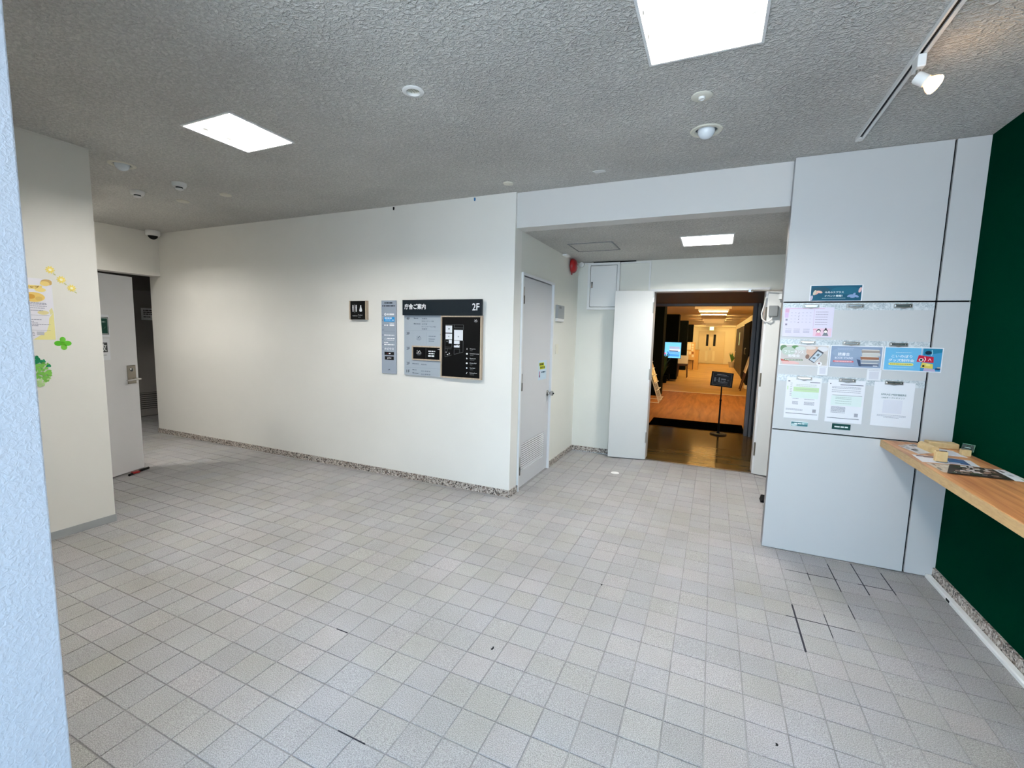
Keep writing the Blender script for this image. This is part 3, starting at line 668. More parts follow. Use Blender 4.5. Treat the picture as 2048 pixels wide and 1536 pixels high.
s.greek(.072, .018, .13, .003, (170, 196, 206)); s.finish()

# calendar leaflet
s = wall_sheet(2.076, 2.365, 1.536, 1.737, YB); tag(s.base('event_calendar', ink((226, 220, 236))), 'lilac monthly calendar leaflet clipped on the topmost strip', 'leaflet')
s.rect(.006, .165, .030, .196, (224, 178, 206), 1); s.rect(.006, .13, .028, .163, (216, 190, 224), 1); s.rect(.006, .19, .235, .196, (224, 196, 220), 1)
s.rect(.18, .006, .284, .06, (240, 206, 220), 1)
for r in range(4):
    for c in range(6): s.greek(.042+c*.022, .163-r*.021, .009, .002, (168, 166, 190), 2)
for yy in (.158, .137, .118, .098): s.ell(.088, yy, .0022, .0022, (90, 80, 100), 3, 8)
for yy in (.13, .098): s.rect(.012, yy-.02, .024, yy-.008, (150, 140, 160), 2)
s.line(.177, .06, .177, .185, .0012, (206, 160, 196), 2)
for yy in (.168, .151, .134, .116, .100, .084): s.greek(.186, yy, .07, .003, (160, 150, 170), 2)
for xx in (.016, .066, .122):
    for yy in (.052, .04, .034, .028): s.greek(xx, yy, .036, .002, (150, 148, 170), 2)
for cx, body in ((.211, (232, 170, 190)), (.251, (128, 136, 142))):
    s.poly([(cx-.018, .010), (cx+.018, .010), (cx+.008, .032), (cx-.008, .032)], body, 3)
    s.ell(cx, .042, .012, .012, (40, 36, 40), 3); s.ell(cx, .038, .009, .009, (250, 240, 232), 4)
s.poly([(.245, .054), (.251, .066), (.257, .054)], (40, 36, 40), 4); s.greek(.178, .05, .02, .003, (220, 110, 150), 3); s.finish()

# three wide posters
def wide(x0, x1, z0, z1, name, lab):
    s = wall_sheet(x0, x1, z0, z1, YB-.0006); tag(s.base(name, 'paper'), lab, 'poster', 'wide event posters on the middle strip'); return s
s = wide(2.072, 2.359, 1.337, 1.485, 'event_poster', 'wide poster with a hand holding a smartphone, leftmost on the middle strip')
s.rect(.006, .006, .281, .142, (206, 200, 196), 1)
for cx, cy, rx, ry, c in ((.02, .12, .022, .022, (110, 140, 104)), (.09, .128, .022, .012, (96, 140, 90)), (.05, .10, .04, .03, (190, 202, 190)), (.12, .12, .03, .014, (214, 220, 214)), (.20, .10, .045, .035, (214, 180, 160)), (.18, .125, .03, .012, (226, 214, 208)), (.165, .065, .012, .016, (140, 110, 96)), (.25, .12, .03, .018, (222, 222, 226)), (.26, .05, .022, .04, (190, 186, 180))): s.ell(cx, cy, rx, ry, c, 2)
s.poly([(.172, .045), (.222, .118), (.258, .095), (.206, .022)], (90, 92, 100), 3); s.poly([(.18, .046), (.222, .106), (.25, .088), (.208, .028)], (196, 208, 216), 4)
s.rect(.196, .05, .212, .062, (96, 104, 112), 5); s.poly([(.214, .076), (.224, .09), (.236, .082), (.226, .068)], (110, 120, 126), 5)
s.poly([(.01, .035), (.09, .03), (.12, .02), (.12, .01), (.02, .01)], (232, 190, 186), 3); s.poly([(.006, .045), (.05, .036), (.06, .028), (.012, .03)], (200, 110, 100), 4)
s.ell(.236, .020, .017, .013, (238, 236, 238), 5); s.ell(.236, .022, .006, .006, (150, 120, 120), 6)
s.pill(.028, .034, .14, .046, (112, 126, 100), 4)
s.text('フリーランス', .026, .085, .020, (250, 250, 252), w=.115, bold=.025); s.text('勉強会', .05, .058, .021, (250, 250, 252), w=.07, bold=.02); s.greek(.034, .038, .10, .004, (226, 230, 220), 7); s.finish()
s = wide(2.364, 2.651, 1.337, 1.486, 'event_poster', 'wide grey-blue poster with a stack of books, centre of the middle strip')
s.rect(.006, .006, .281, .143, (142, 160, 186), 1); s.ell(.1, .1, .09, .035, (150, 168, 192), 2)
for k, (c, dx) in enumerate((((92, 104, 128), 0), ((150, 158, 170), .004), ((160, 110, 84), -.002), ((206, 204, 198), .004), ((170, 158, 148), 0))):
    y = .014+k*.022; s.poly([(.175+dx, y), (.27+dx, y+.003), (.27+dx, y+.018), (.17+dx, y+.018)], c, 3); s.poly([(.17+dx, y+.018), (.27+dx, y+.018), (.262+dx, y+.023), (.178+dx, y+.023)], (226, 224, 218), 4)
s.poly([(.15, .06), (.17, .055), (.178, .014), (.165, .014)], (70, 86, 112), 4); s.rect(.24, .016, .264, .022, (230, 230, 234), 6)
s.pill(.02, .036, .135, .048, (214, 110, 118), 3)
s.text('読書会', .045, .08, .021, (244, 246, 250), w=.065, bold=.02); s.text('BOOK STAND', .03, .058, .013, (240, 242, 248), w=.10, bold=.01)
s.greek(.03, .040, .095, .004, (244, 220, 224), 5); s.greek(.045, .118, .08, .003, (176, 190, 212), 3); s.greek(.04, .128, .09, .003, (176, 190, 212), 3); s.greek(.03, .018, .11, .003, (170, 184, 208), 3); s.greek(.035, .026, .10, .003, (170, 184, 208), 3); s.finish()
s = wide(2.656, 2.951, 1.331, 1.486, 'event_poster', 'wide sky-blue poster with red and yellow carp streamers, rightmost on the middle strip')
s.rect(.006, .006, .289, .149, (112, 186, 226), 1); s.rect(.19, .006, .289, .149, (66, 150, 196), 2); s.rect(.186, .09, .194, .149, (180, 204, 220), 3)
s.poly([(.20, .105), (.245, .115), (.289, .125), (.289, .149), (.198, .149)], (36, 128, 160), 3); s.ell(.222, .122, .016, .012, (20, 50, 70), 4); s.outline([(.238, .104), (.242, .12), (.238, .14)], .004, (160, 210, 220), 5)
s.poly([(.168, .064), (.252, .060), (.25, .096), (.176, .106)], (200, 30, 60), 5); s.ell(.19, .076, .012, .010, (240, 240, 240), 6); s.ell(.19, .076, .007, .006, (24, 20, 24), 7)
s.outline([(.206, .066), (.212, .08), (.206, .096)], .004, (250, 220, 226), 6); s.outline([(.224, .07), (.232, .086), (.24, .07)], .003, (250, 210, 216), 6)
s.poly([(.19, .028), (.252, .022), (.25, .052), (.196, .06)], (226, 206, 96), 6); s.ell(.204, .038, .006, .006, (40, 30, 10), 7); s.ell(.226, .046, .012, .006, (240, 226, 140), 7)
s.poly([(.205, .008), (.265, .006), (.262, .02), (.21, .026)], (190, 176, 204), 7)
s.ell(.275, .022, .014, .006, (30, 70, 110), 5); s.ell(.28, .03, .010, .004, (200, 186, 150), 6)
s.pill(.028, .036, .155, .052, (232, 226, 130), 3)
s.text('こいのぼり', .04, .086, .017, (246, 250, 252), w=.105, bold=.02); s.text('グッズ制作会', .026, .060, .018, (246, 250, 252), w=.13, bold=.02); s.greek(.036, .042, .11, .004, (150, 140, 60), 5); s.greek(.06, .118, .08, .003, (190, 222, 240), 3); s.greek(.03, .022, .13, .003, (170, 214, 236), 3); s.finish()

# slips (their square codes are left off), sheets and labels
for x0, x1, z0, z1, nm in ((2.302, 2.361, 1.279, 1.345, 'between the smartphone poster and the lowest strip'), (2.577, 2.652, 1.261, 1.335, 'between the book stack poster and the lowest strip')):
    s = wall_sheet(x0, x1, z0, z1, YB-.0034); tag(s.base('paper_slip', 'paper'), 'small white paper slip %s' % nm, 'slip', 'small slips under the posters')
    s.rect(.012, .008, x1-x0-.012, z1-z0-.016, (214, 214, 222), 1); s.greek(.008, z1-z0-.010, x1-x0-.016, .002, (170, 170, 180)); s.finish()
SH = (150, 150, 160)
s = wall_sheet(2.128, 2.335, .968, 1.257, YB-.0002); tag(s.base('notice_sheet', 'paper'), 'white timetable sheet with a bright green band, leftmost on the lowest strip', 'sheet', 'white sheets on the lowest strip')
s.rect(.01, .258, .022, .264, (50, 54, 66), 2); s.rect(.14, .256, .198, .260, (60, 66, 84), 2); s.rect(.045, .19, .195, .222, (196, 222, 176), 1); s.rect(.035, .145, .195, .188, (222, 236, 228), 1); s.rect(.006, .2, .014, .226, (206, 226, 190), 1)
for yy in (.205, .238, .228): s.greek(.06, yy, .12, .003, (180, 190, 170), 2)
for yy in (.245, .232, .22, .208, .196, .184, .172, .160): s.greek(.025, yy, .012, .003, SH, 2)
for yy in (.138, .118, .112, .106, .1): s.greek(.115, yy, .06, .003, SH, 2); s.greek(.045, yy, .035, .003, SH, 2)
for yy in (.065, .058): s.greek(.01, yy, .10, .003, SH, 2)
s.rect(.168, .05, .188, .072, (160, 160, 168), 2); s.rect(.01, .034, .198, .037, (70, 76, 92), 2); s.finish()
s = wall_sheet(2.371, 2.578, .965, 1.254, YB-.0002); tag(s.base('notice_sheet', 'paper'), 'white timetable sheet with a pale green block, centre of the lowest strip', 'sheet', 'white sheets on the lowest strip')
s.rect(.012, .258, .018, .264, (50, 54, 66), 2); s.rect(.07, .255, .196, .259, (66, 72, 90), 2); s.rect(.03, .184, .195, .187, (150, 160, 160), 2); s.rect(.025, .115, .195, .182, (224, 236, 232), 1)
for yy in (.24, .232, .218, .206): s.greek(.025, yy, .16, .003, SH, 2)
for yy in (.17, .16, .145, .13): s.greek(.05, yy, .09, .003, (170, 186, 180), 2)
for yy in (.104, .098, .092, .086, .08, .074, .066): s.greek(.03, yy, .08, .003, SH, 2)
s.rect(.162, .045, .182, .068, (170, 170, 178), 2); s.rect(.012, .028, .19, .031, (80, 86, 100), 2); s.finish()
s = wall_sheet(2.624, 2.835, .965, 1.256, YB-.0002); tag(s.base('notice_sheet', 'paper'), 'white sheet headed in grey-green capitals, rightmost on the lowest strip', 'sheet', 'white sheets on the lowest strip')
s.text('SPRAS MEMBERS', .1055, .205, .011, (96, 124, 122), w=.13, al='C', bold=.01); s.text('LINEオープンチャット', .1055, .184, .011, (96, 124, 122), w=.12, al='C', bold=.005)
s.rect(.056, .088, .156, .176, (226, 226, 234), 1)
for yy, ww in ((.074, .15), (.066, .15), (.058, .08)): s.greek(.1055-ww/2, yy, ww, .003, (176, 176, 186), 2)
s.finish()
s = wall_sheet(2.177, 2.279, .914, .95, YB); tag(s.base('name_label', ink((206, 222, 222))), 'small marbled teal label under the leftmost white sheet', 'label')
s.rect(.002, .002, .1, .034, (70, 120, 126), 1); s.ell(.02, .01, .02, .008, (190, 212, 212), 2); s.ell(.085, .024, .02, .008, (150, 190, 190), 2); s.rect(.0, .03, .102, .036, (220, 230, 230), 3); s.greek(.02, .016, .06, .006, (236, 242, 242), 4); s.finish()
s = wall_sheet(2.417, 2.521, .917, .956, YB); tag(s.base('name_label', ink((16, 66, 60))), 'small dark green label under the centre white sheet', 'label')
s.greek(.014, .014, .076, .009, (226, 234, 230), 4); s.finish()

# ------------------------------------------------------------------ signs on the long wall
WH, DK, GY = (238, 240, 242), (36, 44, 54), (96, 106, 116)
def logo(s, x, y, k, c, c2=None):
    s.poly([(x-.5*k, y), (x-.32*k, y+.02*k), (x-.1*k, y+.26*k), (x+.12*k, y+.46*k), (x+.3*k, y+.46*k), (x+.02*k, y+.14*k), (x-.16*k, y)], c, 5)
    s.outline([(x-.38*k, y+.50*k), (x-.5*k, y+.42*k), (x-.5*k, y+.28*k), (x-.36*k, y+.16*k)], .07*k, c, 5)
    s.outline([(x+.16*k, y+.42*k), (x+.36*k, y+.3*k), (x+.42*k, y+.06*k), (x+.52*k, y)], .06*k, c, 5)
    s.rect(x-.75*k, y-.05*k, x+.75*k, y-.02*k, c, 5)
    s.greek(x-.65*k, y-.34*k, 1.3*k, .16*k, c2 or c, 5); s.greek(x-.38*k, y-.56*k, .76*k, .08*k, c2 or c, 5)
# restroom sign
rs = thing('restroom_sign', (-1.761, -.012, 1.62), 'small black restroom sign with wooden side rails', 'sign')
s = Sheet((-1.862, -.018, 1.622), UX, UZ, .204, .19, .014); s.base('plate', 'black', parent=rs)
for x0 in (-1.875, -1.660): MB().box(x0, x0+.014, -.036, 0, 1.62, 1.814).build('side_rail', 'sign_wood', rs, bevel=.001)
MB().box(-1.862, -1.658, -.018, 0, 1.622, 1.812).build('back_plate', 'black', rs)
s.line(.06, .072, .06, .152, .003, WH, 2)
for x, sk in ((.037, 0), (.08, 0)):
    s.ell(x, .142, .0075, .008, WH, 2); s.poly([(x-.009, .134), (x+.009, .134), (x+.005, .078), (x-.005, .078)], WH, 2)
s.ell(.141, .138, .008, .009, WH, 2); s.poly([(.135, .132), (.147, .132), (.160, .095), (.155, .082), (.127, .082), (.122, .095)], WH, 2); s.ell(.141, .090, .018, .011, WH, 2)
s.text('Restroom', .033, .033, .010, WH, w=.064); s.text('Toilet', .106, .040, .010, WH, w=.058); s.greek(.106, .022, .034, .004, (170, 172, 176)); s.finish(rs)

# tenant strip
ts = Sheet((-1.466, -.0085, 1.077), UX, UZ, .185, .738, .006)
tag(ts.base('tenant_sign', ink((152, 162, 176)), bevel=.001), 'tall narrow grey sign listing rooms in white lettering', 'sign')
Hs = .738
def ty(px): return Hs*(1452-px)/1349.0           # height on the strip
ts.greek(.04, ty(158), .10, .012, DK); ts.greek(.012, ty(212), .16, .012, DK)
for lt, px in zip('ABCDEFGHIJ', (385, 478, 570, 655, 748, 835, 925, 1012, 1102, 1188)): ts.text(lt, .014, ty(px), .013, DK, bold=.01)
yy = ty(355); ts.poly([(.033, yy), (.05, yy+.017), (.067, yy), (.05, yy-.017)], WH, 2); ts.ell(.05, yy, .005, .005, (152, 162, 176), 3); ts.greek(.072, yy-.008, .09, .016, WH)
ts.rect(.03, ty(490), .166, ty(405), (40, 148, 214), 2); ts.greek(.042, ty(434), .09, .010, WH, 4)
for k in range(3): ts.rect(.056+k*.024, ty(468), .064+k*.024, ty(450), WH, 4)
ts.greek(.132, ty(466), .026, .006, WH, 4)
for x0, w_, h_ in ((.036, .018, .014), (.064, .02, .014), (.104, .058, .016)): ts.greek(x0, ty(568), w_, h_, WH)
ts.greek(.104, ty(528), .056, .005, WH)
ts.line(.036, ty(672), .17, ty(672), .0012, GY, 2); ts.line(.036, ty(775), .17, ty(775), .0012, GY, 2); ts.line(.036, ty(850), .17, ty(850), .0012, GY, 2); ts.line(.036, ty(938), .17, ty(938), .0012, GY, 2); ts.line(.036, ty(585), .17, ty(585), .0012, GY, 2)
ts.greek(.034, ty(745), .128, .008, WH); ts.ell(.052, ty(812), .014, .014, (205, 212, 222), 2); ts.ell(.052, ty(812), .011, .011, (160, 170, 184), 3); ts.greek(.072, ty(808), .094, .010, WH); ts.greek(.072, ty(835), .086, .004, WH)
ts.greek(.034, ty(882), .05, .008, WH); ts.greek(.034, ty(922), .128, .010, WH)
ts.text('ナビウス', .038, ty(1015), .026, WH, w=.118, bold=.02)
ts.rect(.036, ty(1108), .158, ty(1048), (14, 14, 16), 2); ts.poly([(.088, ty(1085)), (.098, ty(1066)), (.11, ty(1072)), (.122, ty(1062)), (.108, ty(1088))], WH, 4); ts.ell(.076, ty(1078), .003, .003, (200, 40, 50), 4)
ts.rect(.04, ty(1196), .155, ty(1130), (14, 14, 16), 2); ts.text('pix', .075, ty(1182), .020, WH, w=.05, bold=.02)
ts.poly([(.075, ty(1390)), (.085, ty(1384)), (.096, ty(1366)), (.104, ty(1366)), (.094, ty(1388))], DK, 3); ts.line(.098, ty(1372), .11, ty(1390), .003, DK, 3); ts.finish()

# floor directory
fd = thing('floor_directory', (-.735, -.01, 1.078), 'large grey floor directory with dark header and framed black map', 'directory board')
DX, DZ = -1.177, 1.078
s = Sheet((DX, -.012, DZ), UX, UZ, .445, .594, .008); s.base('grey_panel', ink((164, 174, 184)), parent=fd)
for txt, z in (('4F', 1.624), ('3F', 1.477), ('2F', 1.330), ('2F', 1.181), ('1F', 1.102)): s.text(txt, .030, z-DZ, .027, DK, w=.037, bold=.012)
def dl(txt, x, z, w, h=.012): s.text(txt, x-DX, z-DZ, h, (60, 70, 82), w=w)
def dg_(x, z, w, h=.008): s.greek(x-DX, z-DZ, w, h, (88, 98, 110))
for x, z, w_ in ((-1.061, 1.636, .052), (-1.061, 1.582, .078), (-1.076, 1.190, .075), (-1.076, 1.129, .048), (-1.076, 1.097, .075)): dg_(x, z, w_, .006); dg_(x, z, .014, .009)
for tx_, x, z, w_ in (('会議室', -.965, 1.632, .062), ('防災スタッフ室', -.965, 1.606, .138), ('正庁室', -.965, 1.578, .062), ('ローンサービス室', -.965, 1.554, .16), ('会議室', -.965, 1.532, .062), ('書庫棟', -.972, 1.184, .064), ('総合事務室', -.972, 1.119, .11), ('総合事務室', -.972, 1.088, .11)): dl(tx_, x, z, w_)
for z in (1.521, 1.155): s.line(.008, z-DZ, .42, z-DZ, .0012, (128, 138, 150), 2)
s.line(-1.071-DX, 1.38-DZ, -1.071-DX, 1.52-DZ, .001, (140, 150, 162), 2); s.line(-.909-DX, 1.385-DZ, -.909-DX, 1.505-DZ, .0012, (128, 138, 150), 2)
logo(s, -1.0-DX, 1.447-DZ, .042, (60, 72, 86), (132, 142, 154))
for z, w_ in ((1.464, .082), (1.438, .072), (1.418, .06)): s.greek(-.885-DX, z-DZ, w_, .007, (110, 120, 132))
s.ell(-.752-DX, 1.485-DZ, .003, .003, (80, 90, 100), 2); s.finish(fd)
s = Sheet((-1.177, -.026, 1.668), UX, UZ, .882, .148, .022); s.base('header', ink((9, 22, 31), .5), parent=fd)
s.text('庁舎ご案内', .028, .058, .050, WH, w=.246, bold=.03); s.text('2F', .787, .048, .062, WH, w=.072, bold=.03); s.finish(fd)
# current floor inset
fr1 = wallframe(-1.076, -.738, 1.232, 1.372, -.034, -.004, .012).build('inset_frame', 'sign_wood', fd)
s = Sheet((-1.064, -.022, 1.244), UX, UZ, .314, .116, .002); s.base('inset', 'black', parent=fd)
logo(s, .068, .062, .044, WH, (150, 152, 156)); s.line(.150, .008, .150, .108, .0018, (110, 112, 114), 2)
s.greek(.178, .074, .08, .011, WH); s.greek(.182, .052, .066, .010, WH); s.rect(.176, .026, .208, .041, WH, 3); s.rect(.213, .026, .246, .041, WH, 3); s.ell(.302, .100, .004, .004, WH, 3); s.rect(.286, .097, .294, .103, (170, 170, 174), 3); s.finish(fd)
# map
fr2 = wallframe(-.738, -.298, 1.078, 1.667, -.038, -.004, .013).build('map_frame', 'sign_wood', fd)
s = Sheet((-.725, -.026, 1.091), UX, UZ, .414, .563, .002); s.base('map', 'black', parent=fd)
mx, mz = -.725, 1.091
def R_(x0, z0, x1, z1, c, l=3): s.rect(x0-mx, min(z0, z1)-mz, x1-mx, max(z0, z1)-mz, c, l)
def O_(pts, c=(96, 98, 100), wd=.0028): s.outline([(a-mx, b-mz) for a, b in pts], wd, c, 2)
MW = (226, 228, 234)
R_(-.688, 1.507, -.616, 1.574, MW); R_(-.688, 1.445, -.616, 1.499, MW); R_(-.651, 1.406, -.618, 1.439, MW); R_(-.594, 1.437, -.498, 1.535, MW); R_(-.594, 1.402, -.533, 1.434, MW); R_(-.594, 1.370, -.533, 1.389, MW); R_(-.566, 1.389, -.533, 1.394, MW)
O_([(-.690, 1.582), (-.494, 1.582), (-.494, 1.535)]); O_([(-.592, 1.582), (-.592, 1.554), (-.494, 1.554)]); O_([(-.693, 1.445), (-.693, 1.277), (-.618, 1.297)]); O_([(-.690, 1.371), (-.617, 1.371), (-.617, 1.405)]); O_([(-.690, 1.356), (-.620, 1.356)])
O_([(-.667, 1.356), (-.667, 1.325)]); O_([(-.592, 1.356), (-.532, 1.356), (-.532, 1.319)]); O_([(-.592, 1.356), (-.592, 1.304), (-.495, 1.329), (-.495, 1.437)]); O_([(-.66, 1.31), (-.64, 1.325)])
s.ell(-.650-mx, 1.543-mz, .008, .006, (60, 62, 66), 5); s.ell(-.652-mx, 1.471-mz, .009, .005, (170, 172, 180), 5); s.ell(-.546-mx, 1.472-mz, .007, .006, (150, 152, 160), 5); s.ell(-.67-mx, 1.424-mz, .005, .006, (150, 152, 156), 5); s.ell(-.545-mx, 1.390-mz, .005, .004, (40, 40, 44), 6)
s.ell(-.664-mx, 1.300-mz, .007, .005, WH, 5); s.ell(-.644-mx, 1.308-mz, .009, .003, WH, 5, 12, .7); s.ell(-.680-mx, 1.322-mz, .004, .004, WH, 5)
logo(s, -.362-mx, 1.620-mz, .026, WH, (140, 142, 146))
for k, (z, tx_, w_) in enumerate(((1.356, 'Reception', .058), (1.311, 'Cowork & Lounge', .096), (1.268, 'Restroom', .062), (1.223, 'Dining Hall', .070), (1.178, 'Guest Space', .058), (1.131, 'Smoking Room', .078))):
    s.text(tx_, -.420-mx, z-mz, .011, WH, w=w_); s.greek(-.419-mx, z-mz-.012, .026+.01*(k % 3), .004, (110, 112, 114))
    a = -.452-mx; b = z-mz+.004
    if k == 0: s.rect(a-.002, b-.008, a+.002, b+.008, WH, 3)
    elif k == 5: s.line(a-.005, b-.008, a+.005, b+.008, .005, WH, 3)
    elif k == 2: s.ell(a, b, .007, .008, WH, 3); s.rect(a+.001, b+.001, a+.009, b+.009, (14, 14, 15), 4)
    else: s.ell(a, b, .010 if k in (1, 3) else .007, .0075, WH, 3)
s.finish(fd); bpy.data.objects[[o.name for o in fd.children if o.name.startswith('print')][-1]]['kind'] = 'stuff'
for x, z, m_, lab in ((-.407, 2.708, ink((60, 120, 170)), 'tiny blue wall plug high on the long wall near its right corner'), (-1.314, 2.708, MATS['black'], 'tiny black hook high on the long wall')):
    tag(MB().box(x-.006, x+.006, -.010, 0, z-.008, z+.012).box(x-.003, x+.003, -.014, 0, z-.016, z-.008).build('wall_plug', m_), lab, 'wall plug')

# ------------------------------------------------------------------ counter and what lies on it
ct = thing('counter', (2.87, -2.17, .83), 'long wooden wall counter along the green wall', 'counter')
MB().box(2.697, XG, -4.3, YP-.001, .832, .875).build('worktop', 'counter_wood', ct, bevel=.002)
MB().box(2.690, 2.697, -4.3, YP-.001, .831, .8745).build('edge_band', 'counter_edge', ct, bevel=.001)
ZT = .8752
def flat(name, quad, m, lab, cat, group=None, k=0, t=.0015):
    return tag(MB().prism([(x, y, ZT+k*.0018) for x, y in quad], (0, 0, t)).build(name, m), lab, cat, group)
def leaf_print(o, quad, k, cells):                # coloured patches on a leaflet, in its own u v
    a, b, c, d = [Vector((*q, 0)) for q in quad]
    mb = {}
    for i, (u0, v0, u1, v1, col) in enumerate(cells):
        P = [(a*(1-u)+b*u)*(1-v)+(d*(1-u)+c*u)*v for u, v in ((u0, v0), (u1, v0), (u1, v1), (u0, v1))]
        mb.setdefault(col, MB()).add([(p.x, p.y, ZT+k*.0018+.0017+i*.00002) for p in P], [(0, 1, 2, 3)])
    M_ = MB(); ms = []
    for i, (c_, b_) in enumerate(mb.items()): ms.append(ink(c_)); M_.add(b_.v, b_.f, i)
    M_.build('print', ms, o)
def noise_cells(seed, n, cols, lo=.05, hi=.3):
    r = random.Random(seed); out = []
    for _ in range(n):
        u0, v0 = r.uniform(.03, .85), r.uniform(.03, .85); out.append((u0, v0, min(.97, u0+r.uniform(lo, hi)), min(.97, v0+r.uniform(lo, hi)), r.choice(cols)))
    return out
q = [(2.86, -.335), (2.765, -.41), (2.733, -.20), (2.845, -.095)]
leaf_print(flat('leaflet', q, ink((214, 214, 216)), 'grey patterned leaflet at the inner end of the counter', 'leaflet'), q, 0, noise_cells(1, 16, [(120, 122, 124), (236, 236, 238), (70, 70, 74), (180, 182, 184), (200, 180, 170)]))
q = [(2.87, -.37), (2.99, -.385), (2.985, -.225), (2.90, -.15)]
leaf_print(flat('leaflet', q, 'paper', 'plain white sheets behind the rounded wooden holder', 'paper', k=1), q, 1, [(.1, .2+.1*i, .8, .215+.1*i, (206, 208, 216)) for i in range(6)])
q = [(2.712, -.625), (2.835, -.605), (2.865, -.44), (2.722, -.45)]
leaf_print(flat('leaflet', q, 'paper', 'white leaflet with a dark sweep at the front edge of the counter', 'leaflet'), q, 0, [(.1, .8, .7, .95, (110, 84, 84)), (.3, .7, .95, .82, (150, 120, 120)), (.55, .1, .95, .3, (150, 156, 176)), (.6, .35, .9, .5, (196, 200, 214))])
q = [(2.835, -.60), (2.95, -.615), (2.968, -.47), (2.86, -.45)]
leaf_print(flat('booklet', q, 'paper', 'booklet with a deep blue cover block lying on the counter', 'booklet', k=1), q, 1, [(.03, .05, .72, .95, (52, 84, 132)), (.1, .3, .6, .6, (40, 108, 160)), (.0, .0, .4, .25, (180, 184, 200))])
q = [(2.728, -.828), (2.815, -.80), (2.83, -.63), (2.722, -.648)]
leaf_print(flat('leaflet', q, ink((206, 192, 176)), 'sand coloured leaflet at the counter front edge', 'leaflet'), q, 0, noise_cells(5, 12, [(226, 216, 204), (150, 140, 128), (190, 176, 158), (120, 110, 104)], .05, .25))
q = [(2.735, -.845), (2.975, -.848), (2.985, -.64), (2.82, -.635)]
leaf_print(flat('magazine', q, ink((44, 38, 32)), 'dark magazine page with green and brown photos, nearest on the counter', 'magazine', k=2), q, 2, noise_cells(8, 80, [(30, 44, 24), (110, 84, 66), (222, 214, 212), (64, 48, 40), (40, 58, 30), (170, 140, 124), (200, 186, 180)], .03, .16))
q = [(2.978, -.85), (3.038, -.85), (3.036, -.63), (2.988, -.632)]
leaf_print(flat('leaflet', q, 'paper', 'narrow white leaflet against the green wall', 'leaflet', k=1), q, 1, [(.25, .70, .5, .9, (90, 92, 96)), (.3, .4, .6, .55, (176, 180, 184)), (.6, .05, .9, .2, (150, 186, 150))])
ro = MB().box(2.895, 3.04, -.155, -.085, ZT, ZT+.034).build('wooden_tray', 'block_wood', bevel=.004); tag(ro, 'long flat wooden block in the corner of the counter', 'wooden block')
pr = [(2.828, -.195, ZT), (2.866, -.195, ZT)]+[(2.847+.019*math.cos(math.radians(a)), -.195, ZT+.022+.019*math.sin(math.radians(a))) for a in range(0, 181, 20)]
tag(MB().prism(pr, (.012, -.15, 0)).build('rounded_holder', 'block_wood'), 'round-topped wooden holder lying along the counter', 'wooden holder')
t = thing('wooden_card_stand', (2.80, -.585, ZT+.006), 'small square wooden card stand among the leaflets', 'card stand')
MB().box(2.774, 2.824, -.60, -.572, ZT+.006, ZT+.060).build('block', 'block_wood', t, bevel=.002)
MB().box(2.776, 2.822, -.588, -.584, ZT+.058, ZT+.0625).build('slot', 'dark_wood', t)
t = thing('acrylic_card_stand', (3.0, -.315, ZT), 'small wooden stand holding a clear plate by the green wall', 'card stand')
MB().box(2.983, 3.024, -.335, -.30, ZT, ZT+.036).build('block', 'block_wood', t, bevel=.002)
MB().obox((2.982, -.318, ZT+.030), (.96, -.1, -.10), (.12, 0, .99), (0, -1, 0), 0, .055, 0, .042, 0, .003).build('plate', 'clear_acrylic', t)
for (x0, x1, y0, y1) in ((0, .055, .040, .0425), (.053, .055, 0, .042)): MB().obox((2.982, -.318, ZT+.030), (.96, -.1, -.10), (.12, 0, .99), (0, -1, 0), x0, x1, y0, y1, -.0005, .0035).build('plate_edge', ink((110, 150, 130)), t)
MB().obox((2.982, -.318, ZT+.030), (.96, -.1, -.10), (.12, 0, .99), (0, -1, 0), .012, .038, .02, .023, .003, .0034).build('lettering', ink((190, 214, 200)), t)

t = thing('cable_trunking', (3.018, -2.3, 0), 'white cable trunking on the floor along the green wall', 'cable trunking')
MB().prism([(3.000, YP-.004, 0), (3.034, YP-.004, 0), (3.034, YP-.004, .016), (3.029, YP-.004, .021), (3.006, YP-.004, .021), (3.000, YP-.004, .015)], (0, -4.4, 0)).build('cover', 'white_plastic', t)
MB().box(2.9985, 3.010, -.375, -.335, .004, .0165).build('cable_outlet', 'black', t)
MB().box(3.004, 3.034, YP-.004, YP-.0005, .006, .020).build('open_end', 'black', t)

# ------------------------------------------------------------------ left pier and side door
UY = (0, 1, 0); XF = -2.4695
s = Sheet((XF, -2.44, 1.387), UY, UZ, .296, .409, .0008); tag(s.base('wall_poster', 'paper'), 'white and yellow poster on the left pier, half hidden by the near pier', 'poster')
s.rect(.004, .004, .292, .405, (238, 236, 244), 1)
s.rect(.05, .338, .245, .362, (240, 214, 130), 2); s.ell(.235, .335, .028, .014, (240, 218, 140), 2); s.ell(.27, .387, .03, .02, (206, 170, 110), 2); s.ell(.26, .378, .024, .016, (232, 206, 130), 3)
s.ell(.2, .285, .055, .032, (238, 206, 120), 2); s.ell(.185, .288, .022, .016, (214, 160, 70), 3); s.ell(.225, .276, .018, .014, (224, 190, 110), 3)
for pts in ([(.292, .19), (.268, .15), (.262, .1), (.25, .06), (.2, .02), (.18, .004), (.292, .004)],): s.poly(pts, (238, 230, 160), 2)
s.poly([(.292, .19), (.276, .17), (.27, .2), (.285, .22)], (232, 226, 170), 3); s.ell(.24, .185, .028, .014, (226, 214, 160), 3)
for yy, ww in ((.245, .12), (.237, .12), (.225, .12), (.212, .11), (.196, .1)): s.greek(.14, yy, ww, .004, (150, 150, 168), 3)
